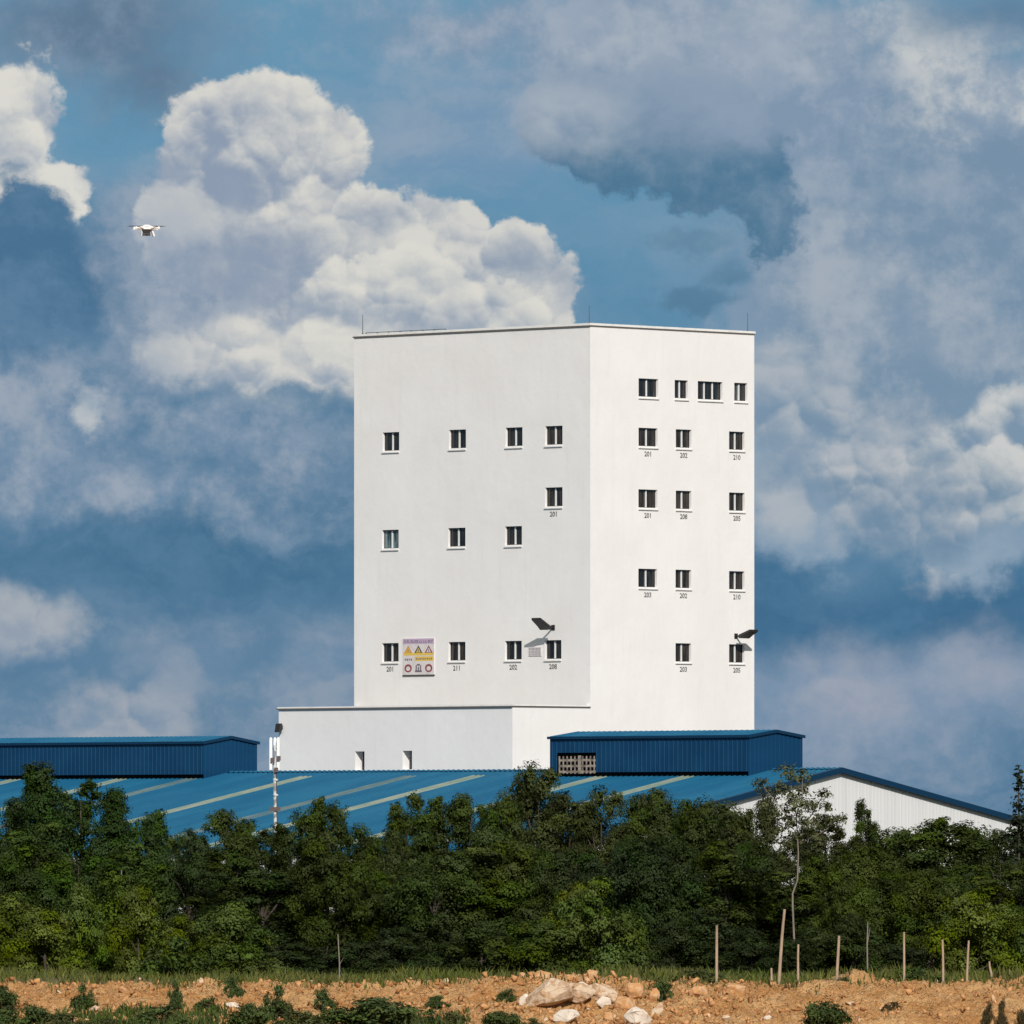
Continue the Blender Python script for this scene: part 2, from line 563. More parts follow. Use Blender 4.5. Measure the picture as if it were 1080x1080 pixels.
def build_ground():
    xs = np.concatenate([[-22000, -6000, -1500, -400, -120, -60, -34, -29], np.linspace(-26, 26, 620), [29, 34, 60, 120, 400, 1500, 6000, 22000]])
    ys = np.concatenate([[-3000, -600, -100, 0, 100, 200, 280, 320, 340, 350], np.linspace(353, 377, 230), np.linspace(378, 470, 60), [500, 560, 640, 760, 1000, 1600, 3000, 7000, 15000, 32000]])
    X, Y = np.meshgrid(xs, ys)
    Z = ground_z(X, Y)
    nx, ny = len(xs), len(ys)
    verts = np.stack([X.ravel(), Y.ravel(), Z.ravel()], 1)
    i = np.arange(nx * ny).reshape(ny, nx)
    faces = np.stack([i[:-1, :-1].ravel(), i[:-1, 1:].ravel(), i[1:, 1:].ravel(), i[1:, :-1].ravel()], 1)
    me = bpy.data.meshes.new('ground')
    me.vertices.add(len(verts))
    me.vertices.foreach_set('co', verts.astype(np.float32).ravel())
    me.loops.add(faces.size)
    me.loops.foreach_set('vertex_index', faces.astype(np.int32).ravel())
    me.polygons.add(len(faces))
    me.polygons.foreach_set('loop_start', (np.arange(len(faces)) * 4).astype(np.int32))
    me.polygons.foreach_set('loop_total', np.full(len(faces), 4, np.int32))
    me.update()
    me.validate()
    m = bpy.data.materials.new('earth')
    m.use_nodes = True
    nt = m.node_tree
    b = nt.nodes['Principled BSDF']
    b.inputs['Roughness'].default_value = 0.95
    b.inputs['Specular IOR Level'].default_value = 0.15
    gg = G(nt)
    geo = nt.nodes.new('ShaderNodeNewGeometry').outputs['Position']
    sp = nt.nodes.new('ShaderNodeSeparateXYZ')
    nt.links.new(geo, sp.inputs[0])
    n1 = gg.noise(geo, 0.6, 6, 0.6)
    n2 = gg.noise(geo, 5.0, 5, 0.65)
    n3 = gg.noise(geo, 16.0, 3, 0.6)
    c = gg.mix(gg.step(n1, 0.35, 0.68), (0.50, 0.245, 0.085, 1), (0.66, 0.395, 0.175, 1))
    c = gg.mix(gg.step(n2, 0.5, 0.72), c, (0.60, 0.38, 0.21, 1))
    c = gg.mix(gg.step(n3, 0.52, 0.72, 0, 0.75), c, (0.25, 0.105, 0.04, 1))
    n5 = gg.noise(geo, 2.2, 6, 0.7)
    c = gg.mix(gg.step(n5, 0.56, 0.74, 0, 0.5), c, (0.26, 0.13, 0.055, 1))
    soil = gg.mix(gg.step(n1, 0.35, 0.65), (0.055, 0.065, 0.022, 1), (0.12, 0.095, 0.045, 1))
    back = gg.step(gg.m('ADD', sp.outputs[1], gg.m('MULTIPLY_ADD', n1, 7.0, -3.5)), 371.5, 374.5)
    c = gg.mix(back, c, soil)
    nt.links.new(c, b.inputs['Base Color'])
    bn = nt.nodes.new('ShaderNodeBump')
    bn.inputs['Strength'].default_value = 0.9
    bn.inputs['Distance'].default_value = 0.2
    nt.links.new(gg.m('ADD', n2, gg.m('MULTIPLY', n3, 0.6)), bn.inputs['Height'])
    nt.links.new(bn.outputs[0], b.inputs['Normal'])
    me.materials.append(m)
    o = bpy.data.objects.new('ground', me)
    COL.objects.link(o)
    o['kind'] = 'structure'
    return o


build_ground()


def gz(x, y):
    return float(ground_z(np.array([x], float), np.array([y], float))[0])


# ------------------------------------------------------------------ building materials
def plaster():
    m = bpy.data.materials.new('white_plaster')
    m.use_nodes = True
    nt = m.node_tree
    b = nt.nodes['Principled BSDF']
    b.inputs['Roughness'].default_value = 0.85
    b.inputs['Specular IOR Level'].default_value = 0.2
    gg = G(nt)
    t = nt.nodes.new('ShaderNodeTexCoord').outputs['Object']
    streak = gg.noise(gg.v('MULTIPLY', t, (2.2, 2.2, 0.16)), 1.0, 6, 0.65)
    patch = gg.noise(t, 0.22, 5, 0.6)
    fine = gg.noise(t, 2.6, 5, 0.7)
    c = gg.mix(gg.step(patch, 0.3, 0.7), (0.795, 0.775, 0.762, 1), (0.84, 0.826, 0.815, 1))
    c = gg.mix(gg.step(streak, 0.5, 0.78, 0, 0.3), c, (0.70, 0.68, 0.645, 1))
    c = gg.mix(gg.step(fine, 0.55, 0.8, 0, 0.4), c, (0.66, 0.645, 0.62, 1))
    nt.links.new(c, b.inputs['Base Color'])
    bn = nt.nodes.new('ShaderNodeBump')
    bn.inputs['Strength'].default_value = 0.38
    bn.inputs['Distance'].default_value = 0.06
    hgt = gg.m('ADD', gg.noise(gg.v('MULTIPLY', t, (1.0, 1.0, 0.8)), 1.0, 5, 0.6), gg.m('MULTIPLY', fine, 0.15))
    nt.links.new(hgt, bn.inputs['Height'])
    nt.links.new(bn.outputs[0], b.inputs['Normal'])
    return m


M_WALL = plaster()
M_COPE = mat('coping_white', (0.80, 0.79, 0.77, 1), 0.7, 0.3, vary=(1.4, (0.68, 0.66, 0.63, 1), 0.45, 0.75, (1, 1, 1)))
M_COPE_SHADE = mat('coping_shade', (0.13, 0.115, 0.105, 1), 0.6, 0.4)  # dark colour stands in for the shadow line under the copings
M_FRAME = mat('window_frame_white', (0.74, 0.74, 0.73, 1), 0.45)
M_SILL = mat('sill_white', (0.72, 0.71, 0.69, 1), 0.7, 0.3)
M_PAINT = mat('black_lettering', (0.085, 0.085, 0.088, 1), 0.8, 0.2, vary=(6.0, (0.30, 0.30, 0.30, 1), 0.45, 0.7, (1, 1, 1)))
M_BLACK = mat('black_metal', (0.018, 0.017, 0.017, 1), 0.5)
M_DKGREY = mat('dark_grey_metal', (0.06, 0.06, 0.062, 1), 0.5)
M_ROD = mat('rod_steel', (0.12, 0.12, 0.125, 1), 0.45, metal=0.4)


def glass(name, col, col2):
    m = mat(name, col, 0.12, 0.5, vary=(1.6, col2, 0.4, 0.65, (2.4, 2.4, 0.35)))
    return m


M_GLASS = glass('dark_glass', (0.010, 0.011, 0.011, 1), (0.035, 0.033, 0.030, 1))
M_GLASS_B = glass('brown_dark_glass', (0.014, 0.012, 0.010, 1), (0.055, 0.042, 0.032, 1))
M_TEAL = glass('teal_curtained_glass', (0.03, 0.055, 0.06, 1), (0.19, 0.27, 0.28, 1))
M_PALEG = glass('grey_curtained_glass', (0.03, 0.03, 0.03, 1), (0.26, 0.26, 0.26, 1))

# ------------------------------------------------------------------ tower frame of reference
TH = R(44.3)
T_ROOT = at(622.5, HY, 626.0)
T_ROOT.z = 0.0
ROT = Matrix.Rotation(TH, 3, 'Z')             # world -> building axes (root is turned by -TH)
CAM_L = ROT @ (Vector((0, 0, CAMZ)) - T_ROOT)


def ray(px, py):
    return ROT @ Vector(((px - 540.0) / F, 1.0, (HY - py) / F))


def hit(px, py, axis, val):
    """point of a building plane (0: right-hand faces, 1: left-hand faces) that the photo shows at px, py"""
    d = ray(px, py)
    t = (val - CAM_L[axis]) / d[axis]
    return CAM_L + d * t


LA = -hit(373.5, 600, 1, 0.0).x                # length of the left face
LB = hit(795.5, 600, 0, 0.0).y                 # length of the right face
Z_TOP = hit(622, 340.6, 1, 0.0).z
AY = hit(540.5, 780, 0, 0.0).y                 # front of the low block
AX = -hit(294, 780, 1, AY).x
Z_ANX = hit(540.5, 742.8, 1, AY).z
print('tower', LA, LB, Z_TOP, 'annex', AY, AX, Z_ANX)

tower = empty('tower_block', T_ROOT, -TH)
tag(tower, 'tall white windowed tower with low white block at its foot', 'building')

# openings: (x0, x1, y0, y1) in the photo, number under it, panes, glass
LEFT = [
    (403.6, 421.0, 456.0, 475.5, '', 2, 0), (473.6, 491.4, 453.0, 472.8, '', 2, 0), (533.2, 551.0, 451.0, 470.6, '', 2, 0), (574.9, 593.2, 449.0, 468.6, '', 2, 1),
    (574.9, 593.2, 514.0, 534.0, '201', 2, 1),
    (402.9, 420.4, 559.0, 578.6, '', 2, 2), (472.6, 490.8, 556.6, 576.2, '', 2, 0), (532.6, 550.4, 555.0, 574.6, '', 2, 0),
    (402.9, 420.4, 678.0, 697.6, '201', 2, 1), (473.0, 490.8, 677.0, 696.6, '211', 2, 1), (532.5, 550.2, 676.2, 695.8, '202', 2, 0), (574.7, 592.0, 675.2, 694.8, '208', 2, 0)]
RIGHT = [
    (673.5, 694.2, 398.7, 417.8, '', 2, 0), (711.6, 725.6, 400.9, 419.9, '', 2, 0), (736.0, 762.0, 402.4, 421.6, '', 3, 0), (774.4, 788.2, 404.8, 423.6, '', 2, 3),
    (673.5, 693.6, 450.9, 470.2, '201', 2, 1), (712.8, 729.3, 453.0, 472.2, '202', 2, 1), (769.0, 785.2, 455.8, 474.8, '210', 2, 1),
    (673.4, 693.4, 515.7, 535.0, '201', 2, 1), (712.8, 729.2, 517.7, 536.8, '208', 2, 1), (769.0, 785.4, 520.2, 539.2, '205', 2, 1),
    (673.3, 693.0, 599.2, 618.6, '203', 2, 0), (712.5, 729.0, 601.0, 620.2, '202', 2, 1), (769.0, 785.2, 603.2, 622.2, '210', 2, 1),
    (712.5, 729.0, 678.1, 697.4, '203', 2, 1), (769.0, 785.2, 680.0, 699.2, '205', 2, 1)]
ANNEX = [(374.5, 384.4, 792.5, 812.0), (424.6, 434.5, 791.8, 811.4)]


def openings(lst, axis, val):
    out = []
    for w in lst:
        a, b = hit(w[0], w[2], axis, val), hit(w[1], w[3], axis, val)
        u0, u1 = sorted((a[1 - axis], b[1 - axis]))
        mid = hit((w[0] + w[1]) / 2, w[2], axis, val), hit((w[0] + w[1]) / 2, w[3], axis, val)
        out.append([u0, u1, mid[1].z, mid[0].z] + list(w[4:]))
    # the openings of one storey share their height
    out.sort(key=lambda o: o[3])
    i = 0
    while i < len(out):
        j = i
        while j < len(out) and out[j][3] - out[i][3] < 0.5:
            j += 1
        for k in (2, 3):
            s = sum(o[k] for o in out[i:j]) / (j - i)
            for o in out[i:j]:
                o[k] = s
        i = j
    return out


DEPTH = 0.24


def wall_face(mb, axis, val, u0, u1, z0, z1, holes, sgn, depth=DEPTH):
    """a wall plane with real openings and their reveals; sgn is the side the face looks to"""
    def pt(u, z, off=0.0):
        return (val + off, u, z) if axis == 0 else (u, val + off, z)
    us = sorted({u0, u1} | {h[0] for h in holes} | {h[1] for h in holes})
    zs = sorted({z0, z1} | {h[2] for h in holes} | {h[3] for h in holes})
    for a, b in zip(us[:-1], us[1:]):
        for c, d in zip(zs[:-1], zs[1:]):
            um, zm = (a + b) / 2, (c + d) / 2
            if any(h[0] < um < h[1] and h[2] < zm < h[3] for h in holes):
                continue
            mb.face([pt(a, c), pt(b, c), pt(b, d), pt(a, d)])
    o = -sgn * depth
    for h in holes:
        a, b, c, d = h[:4]
        mb.face([pt(a, c), pt(a, d), pt(a, d, o), pt(a, c, o)])
        mb.face([pt(b, c), pt(b, d), pt(b, d, o), pt(b, c, o)])
        mb.face([pt(a, d), pt(b, d), pt(b, d, o), pt(a, d, o)])
        mb.face([pt(a, c), pt(b, c), pt(b, c, o), pt(a, c, o)])


hl = openings(LEFT, 1, 0.0)
hr = openings(RIGHT, 0, 0.0)
ha = [[hit(w[0], 800, 1, AY).x, hit(w[1], 800, 1, AY).x, hit(w[0], w[3], 1, AY).z, hit(w[0], w[2], 1, AY).z] for w in ANNEX]

w = MB()
ZT = Z_TOP - 0.2
wall_face(w, 1, 0.0, -LA, 0.0, -0.5, ZT, hl, -1)
wall_face(w, 0, 0.0, 0.0, LB, -0.5, ZT, hr, +1)
w.face([(-LA, 0, -0.5), (-LA, LB, -0.5), (-LA, LB, ZT), (-LA, 0, ZT)])
w.face([(-LA, LB, -0.5), (0, LB, -0.5), (0, LB, ZT), (-LA, LB, ZT)])
w.face([(-LA, 0, ZT - 0.6), (0, 0, ZT - 0.6), (0, LB, ZT - 0.6), (-LA, LB, ZT - 0.6)])
w.build('tower_wall', M_WALL, tower)
w = MB()
ZA = Z_ANX - 0.14
wall_face(w, 1, AY, -AX, 0.0, -0.5, ZA, ha, -1, 0.75)
wall_face(w, 0, 0.0, AY, -0.003, -0.5, ZA, [], +1)
w.face([(-AX, AY, -0.5), (-AX, 0, -0.5), (-AX, 0, ZA), (-AX, AY, ZA)])
if AX > LA:
    w.face([(-AX, -0.003, -0.5), (-LA, -0.003, -0.5), (-LA, -0.003, ZA), (-AX, -0.003, ZA)])
w.build('low_block_wall', M_WALL, tower)
w = MB()
w.face([(-AX, AY, ZA - 0.3), (0, AY, ZA - 0.3), (0, -0.003, ZA - 0.3), (-AX, -0.003, ZA - 0.3)])
w.build('low_block_roof', mat('roof_concrete', (0.24, 0.225, 0.21, 1), 0.9, 0.2, vary=(0.8, (0.16, 0.15, 0.14, 1), 0.4, 0.7, (1, 1, 1))), tower)


def ring(mb, x0, x1, y0, y1, z0, z1, t):
    mb.box(x0, x1, y0, y0 + t, z0, z1)
    mb.box(x0, x1, y1 - t, y1, z0, z1)
    mb.box(x0, x0 + t, y0 + t, y1 - t, z0, z1)
    mb.box(x1 - t, x1, y0 + t, y1 - t, z0, z1)


c = MB()
ring(c, -LA - 0.05, 0.06, -0.05, LB + 0.06, ZT + 0.06, Z_TOP, 0.4)
c.build('coping', M_COPE, tower)
c = MB()
ring(c, -LA - 0.07, 0.03, -0.07, LB + 0.03, ZT - 0.03, ZT + 0.058, 0.36)
c.build('coping_shade_strip', M_COPE_SHADE, tower)  # dark strip put in as the shadow line under the tower's coping
c = MB()
c.box(-AX - 0.07, 0.07, AY - 0.07, AY + 0.3, ZA + 0.05, Z_ANX)
c.box(-AX - 0.07, -AX + 0.3, AY + 0.3, -0.004, ZA + 0.05, Z_ANX)
c.box(-0.3, 0.07, AY + 0.3, -0.004, ZA + 0.05, Z_ANX)
c.build('coping', M_COPE, tower)
c = MB()
c.box(-AX - 0.10, 0.03, AY - 0.10, AY + 0.28, ZA - 0.04, ZA + 0.048)
c.box(-0.28, 0.03, AY + 0.28, -0.004, ZA - 0.04, ZA + 0.048)
c.build('coping_shade_strip', M_COPE_SHADE, tower)  # same shadow strip, under the low block's coping


def window(o, axis, val, sgn, wide):
    """frame, panes, sill and painted number of one opening"""
    u0, u1, z0, z1, num, n, gl = o
    W, H = u1 - u0, z1 - z0
    root_ = MB()

    def bx(mb, a, b, c0, c1, d0, d1):
        # d: depth outward from the wall plane
        lo, hi = sorted((val + sgn * d0, val + sgn * d1))
        if axis == 0:
            mb.box(lo, hi, u0 + a, u0 + b, z0 + c0, z0 + c1)
        else:
            mb.box(u0 + a, u0 + b, lo, hi, z0 + c0, z0 + c1)
    e = 0.035
    fr = MB()
    dd0, dd1 = -DEPTH + 0.004, -DEPTH + 0.06
    bx(fr, 0.003, e, 0.003, H - 0.003, dd0, dd1)
    bx(fr, W - e, W - 0.003, 0.003, H - 0.003, dd0, dd1)
    bx(fr, e, W - e, 0.003, e, dd0, dd1)
    bx(fr, e, W - e, H - e, H - 0.003, dd0, dd1)
    wo = fr.build('window', M_DKGREY, tower)
    for i in range(1, n):
        x = W * i / n
        mu = MB()
        bx(mu, x - 0.05, x + 0.05, e, H - e - 0.02, dd0 + 0.001, dd1 + 0.02)
        mu.build('mullion', M_FRAME, wo)
    if gl == 2:
        wo['label'] = 'window with a teal curtain behind the glass'
    if gl == 3:
        wo['label'] = 'window with a pale grey curtain behind one pane'
    for i in range(n):
        a, b = e + (W - 2 * e) * i / n, e + (W - 2 * e) * (i + 1) / n
        gp = MB()
        bx(gp, a + 0.002, b - 0.002, e + 0.002, H - e - 0.002, -DEPTH + 0.012, -DEPTH + 0.02)
        m = [M_GLASS, M_GLASS_B, M_TEAL, M_GLASS][gl]
        if gl == 3 and i == 0:
            m = M_PALEG
        gp.build('pane', m, wo)
    sl = MB()
    bx(sl, -0.03, W + 0.03, -0.15, -0.09, 0.002, 0.085)
    sl.build('sill', M_SILL, wo)
    if num:
        me = text_mesh(num, 0.43)
        me.materials.append(M_PAINT)
        t = bpy.data.objects.new('painted_number', me)
        COL.objects.link(t)
        t.parent = wo
        um, zm = (u0 + u1) / 2, z0 - 0.50
        if axis == 1:
            t.location = (um, val + sgn * 0.006, zm)
            t.rotation_euler = (R(90), 0, 0)
        else:
            t.location = (val + sgn * 0.006, um, zm)
            t.rotation_euler = (R(90), 0, R(90))
        t.scale = (1.05, 1.0, 1.0)


for o in hl:
    window(o, 1, 0.0, -1, False)
for o in hr:
    window(o, 0, 0.0, +1, True)
for h in ha:     # the two narrow openings of the low block: plain black panel set deep in the wall
    gp = MB()
    gp.box(h[0] + 0.003, h[1] - 0.003, AY + 0.70, AY + 0.74, h[2] + 0.003, h[3] - 0.003)
    o = gp.build('window', M_BLACK, tower)
    o['label'] = 'narrow dark opening without a frame in the low block'
    s = MB()
    s.box(h[0] - 0.05, h[1] + 0.05, AY - 0.06, AY - 0.002, h[2] - 0.10, h[2] - 0.02)
    s.build('sill', M_SILL, o)

for (px, y0, y1, pl) in ((382.5, 332, 352, 'l'), (621.5, 322, 341, 'c'), (788.5, 330, 348, 'r')):
    if pl == 'r':
        p = hit(px, y1, 0, -0.2)
        q = hit(px, y0, 0, -0.2)
    else:
        p = hit(px, y1, 1, 0.2)
        q = hit(px, y0, 1, 0.2)
    r_ = MB()
    r_.tube([(p.x, p.y, Z_TOP - 0.02), (p.x, p.y, q.z)], [0.03, 0.016], 6)
    ellipsoid(r_, (p.x, p.y, Z_TOP + 0.03), (0.07, 0.07, 0.06), 8, 5)
    r_.build('lightning_rod', M_ROD, tower)
# low conduit that runs along the parapet
cd = MB()
p0, p1 = hit(386, 349, 1, 0.3), hit(470, 346, 1, 0.3)
cd.tube([(p0.x, 0.3, Z_TOP + 0.08), (p1.x, 0.3, Z_TOP + 0.08)], [0.02, 0.02], 6)
for i in range(8):
    x = p0.x + (p1.x - p0.x) * i / 7
    cd.box(x - 0.03, x + 0.03, 0.27, 0.33, Z_TOP - 0.01, Z_TOP + 0.07)
cd.build('parapet_conduit', M_DKGREY, tower)

# ------------------------------------------------------------------ things fixed to the tower
# warning board
SB = empty('warning_board', tower.matrix_basis @ Vector((0, 0, 0)))


def to_world(l):
    return T_ROOT + ROT.transposed() @ Vector(l)


p0, p1 = hit(425.6, 673.4, 1, 0.0), hit(458.4, 711.6, 1, 0.0)
bw, bh = p1.x - p0.x, hit(442, 673.4, 1, 0).z - hit(442, 711.6, 1, 0).z
SB.location = to_world(((p0.x + p1.x) / 2, -0.004, hit(442, 711.6, 1, 0).z))
SB.rotation_euler = (0, 0, -TH)
tag(SB, 'printed safety board with purple header and warning triangles, on the tower wall', 'sign')
M_BOARD = mat('board_white', (0.70, 0.66, 0.66, 1), 0.6, vary=(2.0, (0.60, 0.55, 0.56, 1), 0.4, 0.7, (1, 1, 1)))
M_LILAC = mat('board_lilac', (0.50, 0.38, 0.52, 1), 0.6)
M_YEL = mat('board_yellow', (0.74, 0.50, 0.08, 1), 0.6)
M_ORANGE = mat('board_orange', (0.60, 0.25, 0.05, 1), 0.6)
M_RED = mat('board_dark_red', (0.26, 0.06, 0.07, 1), 0.6)
M_INK = mat('board_ink', (0.16, 0.13, 0.17, 1), 0.7)
b = MB()
b.box(-bw / 2, bw / 2, -0.05, 0.0, 0, bh)
b.build('panel', M_BOARD, SB)
b = MB()
b.box(-bw / 2 - 0.03, bw / 2 + 0.03, -0.07, -0.001, -0.07, -0.003)
b.build('bottom_rail', M_DKGREY, SB)


def X(f):
    return -bw / 2 + f * bw


def rect(mb, f0, f1, g0, g1, off=0.054, mi=0):
    y = -off
    mb.face([(X(f0), y, bh * (1 - g1)), (X(f1), y, bh * (1 - g1)), (X(f1), y, bh * (1 - g0)), (X(f0), y, bh * (1 - g0))], mi)


def poly(mb, pts, off, mi=0):
    mb.face([(X(f), -off, bh * (1 - q)) for f, q in pts], mi)


hd = MB()
rect(hd, 0.0, 1.0, 0.0, 0.15)
hd = hd.build('header', M_LILAC, SB)
rng = random.Random(4)
x = 0.05
tx = MB()
while x < 0.93:       # the header's letters, too small to read in the photo
    wl = rng.uniform(0.035, 0.055)
    k = rng.randrange(3)
    rect(tx, x, x + 0.014, 0.045, 0.115, 0.058)
    if k != 1:
        rect(tx, x + 0.014, x + wl, 0.045, 0.062, 0.058)
    if k != 2:
        rect(tx, x + 0.014, x + wl, 0.098, 0.115, 0.058)
    if k == 0:
        rect(tx, x + wl - 0.012, x + wl, 0.062, 0.098, 0.058)
    x += wl + rng.choice((0.014, 0.014, 0.035))
tx.build('lettering', M_INK, hd)
bd = MB()
rect(bd, 0.02, 0.98, 0.40, 0.465)
rect(bd, 0.38, 0.98, 0.50, 0.62)
bd.build('yellow_band', M_YEL, SB)
tx = MB()
for i in range(9):
    rect(tx, 0.42 + i * 0.06, 0.455 + i * 0.06, 0.535 + 0.01 * (i % 2), 0.585, 0.058)
for i in range(4):
    rect(tx, 0.06 + i * 0.065, 0.10 + i * 0.065, 0.55, 0.60 + 0.012 * (i % 2), 0.058)
tx.build('lettering', M_INK, SB)
for i, cx in enumerate((0.17, 0.50, 0.83)):
    t = MB()
    poly(t, [(cx - 0.13, 0.40), (cx + 0.13, 0.40), (cx, 0.19)], 0.056)
    t = t.build('warning_triangle', [M_ORANGE, M_DKGREY, M_RED][i], SB)
    u = MB()
    poly(u, [(cx - 0.075, 0.385), (cx + 0.075, 0.385), (cx, 0.25)], 0.060)
    u.build('triangle_field', M_YEL if i != 2 else M_BOARD, t)
    u = MB()
    rect(u, cx - 0.014, cx + 0.014, 0.30, 0.375, 0.064)
    u.build('pictogram', M_INK, t)
    t = MB()
    if i == 1:
        for (a, b_, c_, d_) in ((-0.11, 0.11, 0.88, 0.93), (-0.09, -0.05, 0.74, 0.88), (0.05, 0.09, 0.74, 0.88), (-0.05, 0.05, 0.70, 0.75), (-0.02, 0.02, 0.78, 0.88)):
            rect(t, cx + a, cx + b_, c_, d_, 0.056)
        t.build('pictogram', M_INK, SB)
    else:
        pts = [(cx + 0.12 * math.cos(a), 0.82 - 0.115 * math.sin(a)) for a in np.linspace(0, 2 * math.pi, 13)[:-1]]
        poly(t, pts, 0.056)
        t = t.build('pictogram', M_RED, SB)
        u = MB()
        pts = [(cx + 0.07 * math.cos(a), 0.83 - 0.065 * math.sin(a)) for a in np.linspace(0, 2 * math.pi, 11)[:-1]]
        poly(u, pts, 0.060)
        u.build('pictogram_field', M_BOARD, t)

# small lettered plate by the last window
p0, p1 = hit(558.0, 682.6, 1, 0.0), hit(571.4, 691.8, 1, 0.0)
PL = empty('wall_plate', to_world(((p0.x + p1.x) / 2, -0.003, p1.z)), -TH)
tag(PL, 'small grey lettered plate on the white wall, under the black floodlight', 'sign')
pw, ph = p1.x - p0.x, p0.z - p1.z
b = MB()
b.box(-pw / 2, pw / 2, -0.04, 0, 0, ph)
b.build('panel', M_BOARD, PL)
tx = MB()
rng = random.Random(9)
for r0 in (0.10, 0.40, 0.70):
    x = 0.05
    while x < 0.9:
        wl = rng.uniform(0.05, 0.09)
        for (a, b_, c_, d_) in ((0, 0.03, 0, 0.22), (0.03, wl, 0.0, 0.06), (0.03, wl, 0.16, 0.22)):
            tx.face([(pw * (x + a - 0.5), -0.044, ph * (1 - r0 - d_)), (pw * (x + b_ - 0.5), -0.044, ph * (1 - r0 - d_)),
                     (pw * (x + b_ - 0.5), -0.044, ph * (1 - r0 - c_)), (pw * (x + a - 0.5), -0.044, ph * (1 - r0 - c_))])
        x += wl + 0.045
tx.build('lettering', M_INK, PL)


def floodlight(axis, att, tip, label):
    """wall arm with a flat street-lamp head tilted upwards, built along its own outward axis"""
    # att: photo point of the wall plate, tip: photo point of the lamp's end
    p = hit(att[0], att[1], axis, 0.0)
    nrm = Vector((1, 0, 0)) if axis == 0 else Vector((0, -1, 0))
    # solve the reach: outward distance t along the wall's normal that shows at tip's column
    best = min((abs(540 + F * ((ROT.transposed() @ (p + nrm * t) + T_ROOT).x) / ((ROT.transposed() @ (p + nrm * t) + T_ROOT).y) - tip[0]), t) for t in np.linspace(0.2, 3.5, 200))[1]
    q = p + nrm * best
    wq = ROT.transposed() @ q + T_ROOT
    rise = CAMZ + (HY - tip[1]) / F * wq.y - p.z
    e = empty('floodlight', to_world(p), (-TH + R(90)) if axis == 0 else -TH)
    tag(e, label, 'floodlight', 'floodlights on the white walls')
    # local: -y outward
    k = rise / best
    a = MB()
    a.box(-0.14, 0.14, -0.05, -0.003, -0.16, 0.16)
    a.tube([(0, -0.04, 0.0), (0, -0.25 * best, -0.02), (0, -0.46 * best, 0.02)], [0.06, 0.06, 0.06], 8)
    a.build('arm', M_BLACK, e)
    y0, y1 = -0.42 * best, -0.97 * best
    z0, z1 = -0.02, rise * 1.1
    hw = 0.46
    h = MB()
    h.hexa([(-hw, y0, z0 - 0.13), (hw, y0, z0 - 0.13), (hw * 0.85, y1, z1 - 0.10), (-hw * 0.85, y1, z1 - 0.10),
            (-hw, y0, z0 + 0.09), (hw, y0, z0 + 0.09), (hw * 0.85, y1, z1 + 0.03), (-hw * 0.85, y1, z1 + 0.03)])
    hd = h.build('lamp_head', M_BLACK, e)
    l = MB()
    l.hexa([(-hw * 0.8, y0 - 0.15, z0 - 0.145), (hw * 0.8, y0 - 0.15, z0 - 0.145), (hw * 0.7, y1 + 0.1, z1 - 0.15), (-hw * 0.7, y1 + 0.1, z1 - 0.15),
            (-hw * 0.8, y0 - 0.15, z0 - 0.06), (hw * 0.8, y0 - 0.15, z0 - 0.06), (hw * 0.7, y1 + 0.1, z1 - 0.07), (-hw * 0.7, y1 + 0.1, z1 - 0.07)])
    l.build('lens', M_DKGREY, hd)
    return e


floodlight(1, (583.6, 661.8), (564.8, 653.0), 'black floodlight above the small lettered plate, on the shaded wall')
floodlight(0, (776.0, 670.8), (795.6, 665.0), 'black floodlight beside the bright wall\'s far edge, over a numbered window')
p = hit(297.2, 767, 1, AY)
e = empty('wall_lamp', to_world(p), -TH)
tag(e, 'small black wall lamp high on the low white block, above the mast', 'wall lamp')
a = MB()
a.box(-0.1, 0.1, -0.16, -0.003, -0.12, 0.12)
a.build('bracket', M_BLACK, e)
a = MB()
a.hexa([(-0.2, -0.45, -0.32), (0.2, -0.45, -0.32), (0.2, -0.15, -0.2), (-0.2, -0.15, -0.2), (-0.2, -0.34, 0.22), (0.2, -0.34, 0.22), (0.2, -0.16, 0.24), (-0.2, -0.16, 0.24)])
a.build('lamp_head', M_BLACK, e)

# ------------------------------------------------------------------ the blue-roofed shed
RY = AY - 1.0 - 16.2                           # its ridge line
BK = RY + 16.0                                 # far eave
gp = hit(885, 811.0, 1, RY)
GX, ZR = gp.x, gp.z                            # gable plane and ridge height
q = hit(746, 848.5, 0, GX)
SL = (ZR - q.z) / (RY - q.y)                   # pitch of the roof
FRONT = RY - 27.0
LX = hit(-130, 820, 1, RY).x
print('shed', GX, ZR, 'slope', SL, 'length', GX - LX)
S_ROOT = to_world((GX, RY, 0))
shed = empty('blue_roofed_shed', S_ROOT, -TH)
tag(shed, 'wide industrial shed with blue ribbed roof and white gable wall', 'building')
LEN = GX - LX                                  # local: x in [-LEN, 0], ridge at y=0


def zroof(y):
    return ZR - SL * abs(y)


def blue(name, a, b_):
    return mat(name, a, 0.55, 0.2, vary=(0.5, b_, 0.35, 0.7, (1.0, 0.12, 1.0)))


